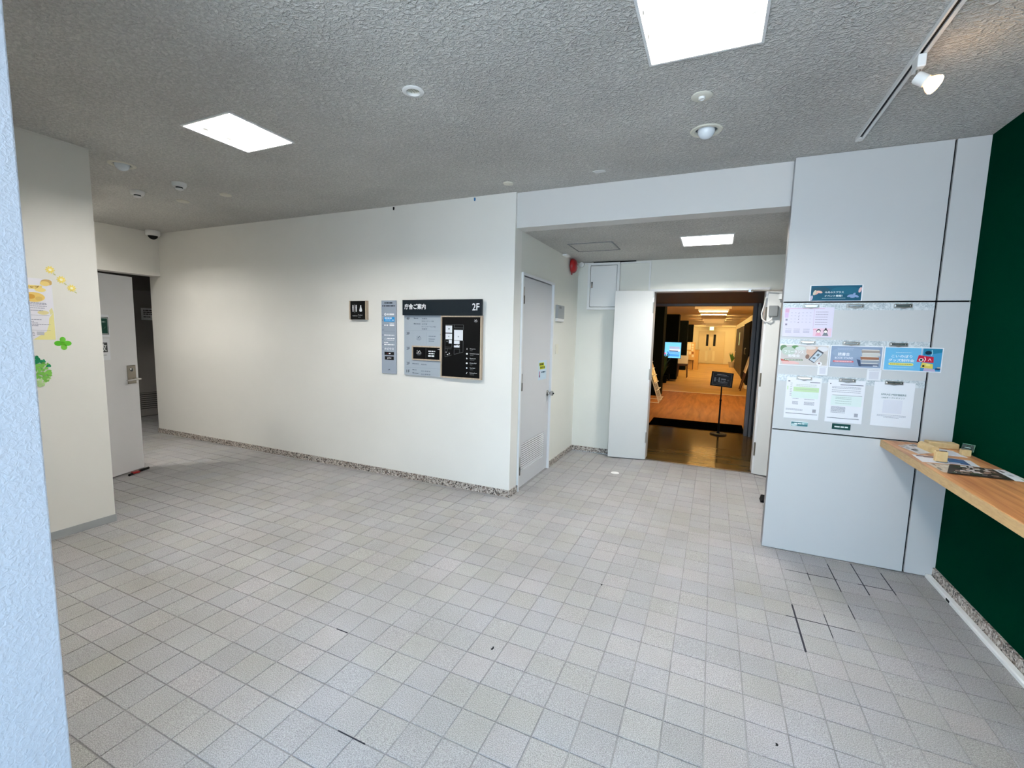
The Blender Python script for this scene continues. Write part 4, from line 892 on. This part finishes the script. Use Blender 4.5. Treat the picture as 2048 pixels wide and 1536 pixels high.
for yy in (.23, .215): s.greek(.04, yy, .08, .004, (150, 150, 168), 3)
s.line(.03, .17, .27, .165, .0015, (140, 140, 160), 3); s.line(.03, .07, .27, .066, .0015, (140, 140, 160), 3)
for yy, ww in ((.135, .14), (.122, .1), (.113, .12), (.104, .18), (.095, .12)): s.greek(.09, yy, ww, .004, (150, 150, 168), 3)
for yy in (.05, .042, .032): s.greek(.09, yy, .1, .004, (150, 150, 168), 3)
s.rect(.20, .035, .236, .058, (196, 196, 204), 4)
s.text('のステップ', .11, .342, .018, (120, 80, 20), w=.12, bold=.02); s.finish()
def xdisk(y, z, pts, m, name, parent, x0=XF, th=.0008):
    return MB().prism([(x0, y+a, z+b) for a, b in pts], (th, 0, 0)).build(name, m, parent)
def starpts(r, n, depth): return [((r if i % 2 else r*depth)*math.cos(math.pi*i/n), (r if i % 2 else r*depth)*math.sin(math.pi*i/n)) for i in range(2*n)]
def ellpts(cx, cz, rx, rz, a=0., n=14):
    return [(cx+rx*math.cos(t)*math.cos(a)-rz*math.sin(t)*math.sin(a), cz+rx*math.cos(t)*math.sin(a)+rz*math.sin(t)*math.cos(a)) for t in (2*math.pi*i/n for i in range(n))]
for (y, z), lab in (((-2.147, 1.860), 'highest'), ((-2.094, 1.801), 'middle'), ((-2.042, 1.749), 'lowest')):
    t = thing('flower_sticker', (XF, y, z-.025), '%s of the three yellow flower stickers on the left pier' % lab, 'sticker', 'yellow flower stickers')
    for k in range(10):
        a = 2*math.pi*k/10
        xdisk(y, z, ellpts(.0155*math.cos(a), .0155*math.sin(a), .0105, .0042, a, 10), ink((248, 228, 120)), 'petal', t)
    xdisk(y, z, ellpts(0, 0, .0085, .0085), ink((255, 250, 215)), 'centre', t, XF+.0008)
    xdisk(y+.02, z-.027, ellpts(0, 0, .009, .004, -.7, 10), ink((206, 206, 150)), 'leaf', t, XF, .0006)
t = thing('clover_sticker', (XF, -2.112, 1.33), 'bright green four-leaf clover sticker on the left pier', 'sticker')
for a, b, rx, rz, c in ((-.024, 0, .022, .018, (86, 176, 46)), (.024, 0, .022, .018, (96, 184, 52)), (0, .026, .016, .019, (104, 190, 60)), (.004, -.026, .017, .020, (120, 196, 70))):
    xdisk(-2.112, 1.366, ellpts(a, b, rx, rz), ink(c), 'leaf', t)
xdisk(-2.112, 1.366, ellpts(0, 0, .012, .012), ink((90, 170, 40)), 'centre', t, XF+.0007)
t = thing('foliage_sticker', (XF, -2.25, 1.07), 'round green foliage sticker low on the left pier beside the near pier', 'sticker')
rf = random.Random(4)
groups_ = {(30, 130, 84): MB(), (44, 150, 56): MB(), (120, 184, 80): MB(), (180, 212, 150): MB()}
for k in range(290):
    a = rf.uniform(0, 2*math.pi); r = .105*math.sqrt(rf.random()); yy, zz_ = r*math.cos(a)*.95, r*math.sin(a)
    c = (30, 130, 84) if zz_ > .045+rf.uniform(-.03, .03) else ((44, 150, 56) if yy < -.01+rf.uniform(-.03, .03) and zz_ > -.05 else ((120, 184, 80) if zz_ > -.05+rf.uniform(-.02, .02) else (180, 212, 150)))
    groups_[c].prism([(XF+.00001*k, -2.285+yy+p, 1.178+zz_+q_) for p, q_ in ellpts(0, 0, rf.uniform(.008, .014), rf.uniform(.005, .009), rf.uniform(0, 3), 8)], (.0006, 0, 0))
for c, b in groups_.items(): o = b.build('leaves', ink(c), t); o['kind'] = 'stuff'

# the grey side door standing open
hA, hB = Vector((-3.49, -1.853, 0)), Vector((-3.777, -1.04, 0)); ud = (hB-hA).normalized(); ndv = ud.cross(zz); LD = (hB-hA).length
d4 = MB().obox(hA, ud, zz, ndv, 0, LD, .012, 1.987, -.04, 0).build('door_4', 'door_grey', bevel=.001); struct(d4, 'grey side door standing open beyond the left pier')
MB().obox(hA, ud, zz, ndv, .738, .832, .912, 1.098, 0, .008).build('lock_plate', 'bronze_steel', d4, bevel=.004)
def onD(x, z, d): return hA+ud*x+zz*z+ndv*d
tt = MB().lathe(onD(.780, 1.055, .008), ndv, [(.018, 0), (.018, .008), (.014, .012), (0, .012)], 20).build('thumb_turn', 'chrome', d4, smooth=True)
MB().obox(onD(.780, 1.055, .02), ud, zz, ndv, -.004, .004, -.014, .014, 0, .012).build('turn_piece', 'steel', tt, bevel=.002)
MB().tube([onD(.80, .958, .008), onD(.80, .958, .05)], .012, 12).tube([onD(.835, .957, .052), onD(.80, .958, .055), onD(.74, .956, .056), (onD(.685, .953, .052))], [.008, .011, .010, .009], 10).build('lever_handle', 'chrome', d4, smooth=True)
s = Sheet(onD(.40, 1.383, .0006), ud, zz, .189, .214, .0008); s.base('door_plate', 'paper', parent=None); tag(s.ob, 'white sheet with a dark green framed panel on the grey side door', 'sign')
s.rect(.012, .024, .182, .192, (196, 200, 200), 1); s.rect(.015, .027, .179, .189, (24, 30, 30), 2); s.rect(.020, .032, .174, .184, (220, 224, 222), 3); s.rect(.024, .036, .170, .180, (16, 66, 54), 4); s.greek(.07, .14, .08, .012, (150, 170, 160), 5); s.line(.13, .08, .15, .1, .002, (110, 150, 130), 5); s.finish()
s = Sheet(onD(.375, 1.165, .0006), ud, zz, .205, .206, .0008); s.base('door_plate', 'paper', parent=None); tag(s.ob, 'white sheet with a large white character on a dark square on the grey side door', 'sign')
s.rect(.085, .075, .180, .168, (70, 72, 74), 2); s.rect(.0, .075, .082, .168, (70, 72, 74), 2); s.text('開', .002, .085, .072, (238, 238, 238), w=.074, bold=.015); s.text('放', .090, .084, .074, (238, 238, 238), w=.080, bold=.015); s.greek(.10, .045, .07, .006, (150, 152, 154), 3); s.finish()
t = thing('rubber_door_stop', (-3.64, -1.2, 0), 'red and black rubber stop on the floor under the grey side door', 'door stop')
MB().tube([(-3.60, -1.26, .012), (-3.66, -1.17, .012), (-3.72, -1.03, .012)], .012, 8).build('strap', 'black', t)
MB().box(-3.655, -3.61, -1.22, -1.16, .012, .03).build('block', 'red_enamel', t, bevel=.003)

# the louvred door at the end of the side passage
d5 = thing('door_5', (-6.94, .75, 0), 'dim louvred door in the side passage', 'door'); del d5['category']; struct(d5)
MB().box(-6.95, -6.91, .28, .34, 0, 2.14).box(-6.95, -6.91, 1.16, 1.22, 0, 2.14).box(-6.95, -6.91, .34, 1.16, 2.08, 2.14).build('door_frame', 'passage_wall', d5)
lf = MB().box(-6.945, -6.925, .345, .42, .01, 2.07).box(-6.945, -6.925, 1.08, 1.155, .01, 2.07).box(-6.945, -6.925, .42, 1.08, .01, .10).box(-6.945, -6.925, .42, 1.08, .40, 2.07).build('door_leaf', 'passage_door', d5)
for k in range(9):
    z = .10+.30*(k+.5)/9
    MB().add([(-6.924, .42, z-.011), (-6.924, 1.08, z-.011), (-6.932, 1.08, z+.010), (-6.932, .42, z+.010), (-6.926, .42, z-.013), (-6.926, 1.08, z-.013)], [(0, 1, 2, 3), (0, 4, 5, 1)]).build('slat', 'passage_door', lf)
box('louvre_back', 'dark_slot', -6.9495, -6.944, .42, 1.08, .10, .40, lf)
s = Sheet((-6.9245, .592, 1.597), UY, UZ, .28, .195, .0008); s.base('passage_notice', 'paper'); tag(s.ob, 'white notice with black lines on the dim passage door', 'notice')
for yy, ww in ((.15, .2), (.12, .21), (.09, .15), (.045, .1)): s.greek(.03, yy, ww, .014, (40, 40, 44))
s.finish()

# ------------------------------------------------------------------ vestibule and corridor beyond the double door
iff = MB().box(.60, .70, 4.20, 4.31, 0, 2.075).box(2.165, 2.215, 4.20, 4.31, 0, 2.075).box(.70, 2.165, 4.20, 4.31, 2.042, 2.075).box(2.225, 2.262, 4.16, 4.2, 0, 2.075).build('trim_4', 'frame_grey'); struct(iff, 'grey steel inner door frame')
tag(box('door_mat', 'carpet_black', .69, 2.19, 4.365, 5.12, .001, .012, bevel=.003), 'black door mat lying across the corridor entrance', 'door mat')
st = thing('sign_stand', (1.8, 4.12, .001), 'black pole sign stand with a tilted notice board at the corridor entrance', 'sign stand')
bz = .002
MB().lathe((1.8, 4.10, bz), (0, 0, 1), [(.125, 0), (.125, .010), (.115, .018), (.03, .022), (.022, .03), (.018, .05)], 36).build('base', 'black', st, smooth=True)
MB().tube([(1.8, 4.10, .03), (1.8, 4.10, .56)], .0135, 14).build('lower_pole', 'black', st, smooth=True)
MB().tube([(1.8, 4.10, .54), (1.8, 4.10, .86)], .010, 14).build('upper_pole', 'black', st, smooth=True)
MB().lathe((1.8, 4.10, .545), (0, 0, 1), [(.0, 0), (.017, 0), (.017, .022), (0, .022)], 14).build('collar', 'black', st)
ub = Vector((math.cos(-.07), 0, math.sin(-.07))); vb = Vector((.07*.92, .38, .92)).normalized(); nb = ub.cross(vb).normalized(); vb = nb.cross(ub)
s = Sheet(Vector((1.795, 4.075, .885))-ub*.157-vb*.118, ub, vb, .314, .236, .012); s.base('board', 'black', parent=st, bevel=.002)
s.outline([(.025, .02), (.29, .02), (.29, .216), (.025, .216), (.025, .02)], .002, (150, 152, 156), 2); s.rect(.028, .023, .287, .213, (24, 28, 34), 1)
s.greek(.08, .188, .14, .007, (190, 194, 200), 3); s.greek(.06, .170, .19, .006, (120, 124, 132), 3); s.rect(.048, .07, .072, .14, (110, 116, 126), 3); s.ell(.09, .10, .008, .008, (90, 96, 104), 3); s.rect(.11, .066, .245, .074, (120, 126, 136), 3); s.rect(.11, .066, .128, .145, (120, 126, 136), 3); s.rect(.145, .11, .215, .13, (130, 136, 146), 3); s.rect(.145, .082, .17, .098, (96, 102, 112), 3); s.rect(.18, .085, .21, .096, (130, 136, 146), 3); s.ell(.245, .11, .016, .012, (70, 76, 84), 3); s.greek(.08, .045, .16, .005, (100, 104, 112), 3); s.finish(st)

for yc, k in ((8.6, 0), (13.9, 1), (19.8, 2), (25.8, 3)):
    struct(box('wall_column', mat('column_green', (4, 7, 5), .8, spec=.05), -.12, .43, yc, yc+.6, 0, HC), 'black column along the left side of the corridor')
struct(box('trim_5', 'cream_wall', .43, 2.8, 26.9, 27.5, 2.30, HC), 'soffit over the far double door')
def corridor_light(y, x0, x1, lab, m='corridor_lamp'):
    t = thing('corridor_light', ((x0+x1)/2, y, HC-.03), lab, 'ceiling light', 'linear corridor ceiling lights')
    MB().box(x0, x1, y-.025, y+.025, HC-.05, HC).build('tray', 'white_metal', t)
    MB().tube([(x0+.03, y, HC-.068), (x1-.03, y, HC-.068)], .014, 10).build('lamp', m, t, smooth=True)
    if m != 'corridor_lamp': MB().box(x0, x1, y-.10, y-.085, HC-.14, HC).build('baffle', 'corridor_ceiling', t)  # added plate keeps the lamp out of view and out of floor reflections
for y, lab in ((6.1, 'added hidden linear light just behind the corridor entrance'), (14.4, 'added hidden linear light above the display screen'), (16.8, 'added hidden linear light between the two dark vents'), (8.6, 'added hidden linear light over the brown corridor floor'), (10.92, 'bright linear ceiling light, nearer one of the visible pair'), (12.8, 'bright linear ceiling light, further one of the visible pair'), (19.2, 'linear ceiling light before the far double door'), (22.3, 'linear ceiling light near the far end of the corridor'), (24.9, 'linear ceiling light closest to the far double door')):
    corridor_light(y, 1.15, 1.98, lab, 'corridor_lamp_far' if y > 14 or y < 9 else 'corridor_lamp')  # baffled lights near the entrance and mid-corridor are added to brighten the floor
for y, x0, x1, lab in ((15.7, 1.49, 1.81, 'short dark ceiling vent in the corridor'), (17.85, 1.23, 2.05, 'long dark ceiling vent in the corridor')):
    t = thing('ceiling_vent', ((x0+x1)/2, y, HC-.02), lab, 'vent', 'corridor ceiling vents')
    wallframe_ = MB().box(x0, x1, y-.2, y-.16, HC-.02, HC).box(x0, x1, y+.16, y+.2, HC-.02, HC).box(x0, x0+.04, y-.16, y+.16, HC-.02, HC).box(x1-.04, x1, y-.16, y+.16, HC-.02, HC).build('frame', 'corridor_ceiling', t)
    for k in range(5): box('slat', 'dark_wood', x0+.04, x1-.04, y-.14+k*.06, y-.12+k*.06, HC-.018, HC, t)

# far double door and exit lamp
for k, (x0, x1) in enumerate(((.80, 1.435), (1.445, 2.17))):
    d_ = thing('door_%d' % (6+k), ((x0+x1)/2, 27.49, 0), 'cream leaf of the far double door, %s' % ('left' if k == 0 else 'right'), 'door'); del d_['category']; struct(d_)
    wx0, wx1 = ((1.165, 1.305), (1.585, 1.725))[k]
    lf = MB().box(x0, x1, 27.45, 27.5, .02, .17).box(x0, x1, 27.45, 27.5, .81, 1.11).box(x0, x1, 27.45, 27.5, 1.84, 1.98).box(x0, wx0, 27.45, 27.5, .17, .81).box(wx1, x1, 27.45, 27.5, .17, .81).box(x0, wx0, 27.45, 27.5, 1.11, 1.84).box(wx1, x1, 27.45, 27.5, 1.11, 1.84).build('door_leaf', 'cream_door', d_)
    box('window_pane', 'black', wx0, wx1, 27.47, 27.49, 1.11, 1.84, lf); box('kick_panel', 'cream_wall', wx0, wx1, 27.465, 27.49, .17, .81, lf)
    box('handle', 'bronze_steel', 1.40 if k == 0 else 1.455, 1.425 if k == 0 else 1.48, 27.41, 27.45, .85, 1.03, lf)
struct(MB().box(.73, .80, 27.44, 27.5, 0, 2.04).box(2.17, 2.24, 27.44, 27.5, 0, 2.04).box(.80, 2.17, 27.44, 27.5, 1.985, 2.04).build('trim_6', 'cream_door'))
t = thing('exit_lamp', (1.46, 26.0, 2.07), 'small glowing green-white exit lamp over the far double door', 'exit sign')
MB().box(1.34, 1.58, 25.98, 26.02, 2.07, 2.30).build('housing', ink((120, 190, 160)), t); MB().box(1.36, 1.56, 25.972, 25.98, 2.09, 2.28).build('face', ink((150, 225, 195), emit=.5), t)
MB().tube([(1.46, 26.0, 2.30), (1.46, 26.0, HC)], .012).build('rod', 'white_metal', t)

# magazine rack
rk = thing('magazine_rack', (.42, 7.52, .001), 'white wire magazine rack with leaflets inside the corridor on the left', 'magazine rack')
def rx(z): return .56-.335*z
for y in (7.18, 7.87):
    MB().tube([(rx(0)+.0, y, .004), (rx(1.12), y, 1.12)], .009, 8).build('side_rail', 'white_metal', rk)
    MB().tube([(rx(1.05), y, 1.05), (.16, y, .006)], .008, 8).build('back_leg', 'white_metal', rk)
MB().tube([(.56, 7.18, .012), (.16, 7.18, .012), (.16, 7.87, .012), (.56, 7.87, .012)], .007, 8).build('foot_bar', 'white_metal', rk)
for k in range(5):
    y = 7.18+.69*(k+.5)/5; MB().tube([(rx(.02)+.01, y, .02), (rx(.5)+.01, y, .5)], .006, 6).build('wire', 'white_metal', rk)
for z in (.08, .30, .46, .62, .78, .94): MB().tube([(rx(z), 7.18, z), (rx(z)+.05, 7.18, z), (rx(z)+.05, 7.87, z), (rx(z), 7.87, z)], .007, 6).build('shelf_wire', 'white_metal', rk)
lc = [(222, 206, 176), (232, 222, 196), (214, 190, 150), (236, 228, 208), (206, 176, 140)]
for r_, z in enumerate((.47, .63, .79, .95)):
    for c_ in range(3):
        y = 7.2+c_*.225; x = rx(z)+.022
        o = MB().prism([(x, y, z), (x, y+.2, z), (x-.050, y+.2, z+.15), (x-.050, y, z+.15)], (.012, 0, .004)).build('leaflet_stack', ink(lc[(r_+c_) % 5])); tag(o, 'leaflet pile on the %s tier of the wire rack, %s' % (('lowest', 'second lowest', 'second highest', 'highest')[r_], ('nearest', 'middle', 'furthest')[c_]), 'leaflets', 'leaflets in the wire rack')

# display screen on a stand
tvs = thing('display_screen', (.27, 13.3, .003), 'lit blue display screen with a picture of stacked books on a floor stand', 'screen')
MB().box(-.075, .605, 13.26, 13.32, .815, 1.395).build('bezel', 'black', tvs, bevel=.006)
s = Sheet((-.06, 13.2595, .83), UX, UZ, .65, .55, .0005)
def lit(c): return ink(c, emit=.75)
sc = MB(); sm = []
def scr(pts, c):
    sm.append(lit(c)); sc.add([s.P(x, y, .0005+.0006*len(sm)) for x, y in pts], [tuple(range(len(pts)))], len(sm)-1)
scr([(0, 0), (.65, 0), (.65, .55), (0, .55)], (104, 186, 232))
for k, (c, a, b) in enumerate((((70, 140, 206), .26, .6), ((96, 160, 220), .24, .6), ((190, 200, 220), .28, .62), ((150, 160, 190), .27, .6))): scr([(a, .06+.09*k), (b, .05+.09*k), (b+.01, .13+.09*k), (a-.02, .14+.09*k)], c)
scr([(.26, .235), (.56, .225), (.56, .255), (.26, .265)], (60, 50, 60)); scr([(.20, .2), (.25, .06), (.28, .05), (.22, .24)], (40, 110, 190)); scr([(.02, .12), (.16, .12), (.16, .18), (.02, .18)], (226, 120, 170)); scr([(.02, .3), (.1, .3), (.1, .34), (.02, .34)], (220, 236, 246))
sc.build('screen', sm, tvs)
MB().tube([(.24, 13.33, .02), (.24, 13.33, 1.1)], .03, 10).build('pole', 'black', tvs); MB().lathe((.24, 13.33, .003), (0, 0, 1), [(.24, 0), (.24, .015), (.05, .03)], 24).build('base', 'black', tvs)
MB().box(.0, .48, 13.3, 13.5, .25, .75).build('media_box', 'matte_black', tvs, bevel=.005)
# chair
chr_ = thing('side_chair', (.58, 15.2, .002), 'chair with a cream back and dark wooden legs in the corridor', 'chair')
MB().box(.385, .765, 15.05, 15.09, .55, .87).build('backrest', 'chair_white', chr_, bevel=.012); MB().box(.39, .76, 15.09, 15.5, .46, .53).build('seat', 'dark_wood', chr_, bevel=.01)
for x, y in ((.41, 15.1), (.73, 15.1), (.42, 15.46), (.73, 15.46)): MB().tube([(x, y, .5), (x+(.02 if x > .5 else -.03), y, .004)], [.02, .014], 8).build('leg', 'dark_wood', chr_)
# reception counter and notice board
rc = thing('reception_counter', (.77, 20.9, .002), 'orange wooden reception counter at the far left', 'counter')
MB().box(.50, .97, 20.75, 21.4, .002, .95).build('body', 'orange_wood', rc, bevel=.004); MB().box(.47, 1.0, 20.72, 21.45, .95, .985).build('top', 'orange_wood', rc, bevel=.003)
t = thing('notice_board', (.5, 20.6, .003), 'cream notice board covered with papers before the far counter', 'notice board')
MB().box(.14, .80, 20.56, 20.60, .48, 1.36).build('board', mat('cork', (214, 170, 110), .8), t); r_ = random.Random(9)
for k, (x0, z0, x1, z1) in enumerate(((.17, .98, .60, 1.28), (.17, .66, .50, .93), (.63, 1.18, .72, 1.28), (.63, 1.05, .72, 1.15), (.63, .93, .72, 1.02), (.52, .75, .62, .90), (.66, .62, .76, .74), (.2, 1.3, .6, 1.34))): box('pinned_sheet', ink((240, 224, 196)), x0, x1, 20.556, 20.559, z0, z1, t)
MB().lathe((.70, 20.559, .83), (0, -1, 0), [(.05, 0), (.05, .003), (0, .003)], 16).build('round_notice', ink((150, 90, 50)), t)
for x in (.2, .74): MB().tube([(x, 20.58, .48), (x, 20.58, .004)], .018, 8).build('leg', 'dark_wood', t)
# right side: black partition, dark glazed door, easel, plant
tag(box('black_partition', 'matte_black', 2.71, 2.80, 13.1, 16.7, .002, 2.15), 'tall black partition along the right side of the corridor', 'partition')
d8 = thing('door_8', (2.76, 20.5, 0), 'dark brown corridor door with a lit glass slit', 'door'); del d8['category']; struct(d8)
lf = MB().box(2.72, 2.80, 17.3, 20.0, .003, 2.11).box(2.72, 2.80, 21.0, 23.8, .003, 2.11).box(2.72, 2.80, 20.0, 21.0, .003, 1.28).box(2.72, 2.80, 20.0, 21.0, 1.90, 2.11).build('door_leaf', mat('very_dark_wood', (34, 22, 16), .5), d8)
box('glass_slit', ink((200, 214, 150), emit=.7), 2.75, 2.78, 20.0, 21.0, 1.28, 1.90, lf); MB().tube([(2.69, 22.6, .92), (2.69, 23.4, .92)], .02, 8).build('push_bar', 'steel', lf)  # slit glows in place of daylight coming through the glass
tag(MB().tube([(2.69, 14.4, 1.02), (2.66, 14.4, 1.05), (2.66, 14.4, 1.21), (2.69, 14.4, 1.24)], .02, 8).build('pull_handle', 'steel'), 'pale metal handle on the black partition', 'handle')
t = thing('easel', (2.5, 11.4, .003), 'dark wooden easel with a pale sign leaning in the corridor on the right', 'easel')
for y, x in ((11.2, 2.44), (11.75, 2.44)): MB().tube([(x, y, .01), (2.68, y, 1.1)], .018, 8).build('leg', 'dark_wood', t)
MB().tube([(2.72, 11.45, .01), (2.68, 11.45, 1.1)], .016, 8).build('back_leg', 'dark_wood', t)
MB().prism([(2.545, 11.1, .55), (2.545, 11.85, .55), (2.66, 11.85, 1.02), (2.66, 11.1, 1.02)], (-.02, 0, .006)).build('sign_board', 'chair_white', t)
tag(MB().box(2.60, 2.70, 12.0, 12.4, .003, .09).build('pale_box', 'chair_white', bevel=.01), 'small pale box on the corridor floor behind the easel', 'box')
t = thing('potted_plant', (2.60, 24.1, .003), 'potted plant by the dark glazed door at the far right', 'plant')
MB().lathe((2.60, 24.1, .003), (0, 0, 1), [(.12, 0), (.17, .28), (.175, .30), (.15, .30), (.14, .26), (0, .26)], 20).build('pot', 'pot', t, smooth=True)
for k in range(14):
    a = k*2.4; l_ = .35+.3*((k*7) % 5)/5; dx, dy = math.cos(a), math.sin(a)
    P0 = Vector((2.60, 24.1, .27)); P1 = P0+Vector((dx*.10, dy*.10, l_*.7)); P2 = P0+Vector((dx*.2, dy*.2, l_*1.0)); sd = Vector((-dy, dx, 0))*.035
    MB().add([P0, P1+sd, P2, P1-sd], [(0, 1, 2, 3)]).build('leaf', 'leaf_green', t)
t = thing('floor_plant', (.05, 12.2, .003), 'dark leafy plant in shadow below the display screen', 'plant')
MB().lathe((.12, 12.4, .003), (0, 0, 1), [(.12, 0), (.15, .25), (.13, .25), (0, .22)], 18).build('pot', 'matte_black', t, smooth=True)
for k in range(26):
    a = k*2.4; l_ = .45+.55*((k*7) % 6)/6; dx, dy = math.cos(a), math.sin(a); rr_ = .12+.16*((k*5) % 4)/4
    P0 = Vector((.12, 12.4, .22)); P1 = P0+Vector((dx*rr_*.6, dy*rr_*.6, l_*.65)); P2 = P0+Vector((dx*rr_*1.5, dy*rr_*1.5, l_*.9)); sd = Vector((-dy, dx, 0))*.04
    MB().add([P0, P1+sd, P2, P1-sd], [(0, 1, 2, 3)]).build('leaf', 'dark_green_leaf', t)
# specks on the tiles
for k, (x, y, a) in enumerate(((.773, -1.88, .02), (1.96, -1.878, .010), (1.119, -1.091, .009))):
    tag(MB().prism([(x-.004, y-a/2, .0005), (x+.003, y-a/2, .0005), (x+.006, y, .0005), (x+.003, y+a/2, .0005), (x-.003, y+a/2, .0005), (x-.001, y, .0005)], (0, 0, .003)).build('dirt_crumb', 'black'), ('longest dark crumb on the tiles in the middle of the lobby floor', 'dark crumb on the tiles at the lower right', 'dark crumb on the tiles before the alcove')[k], 'crumb')
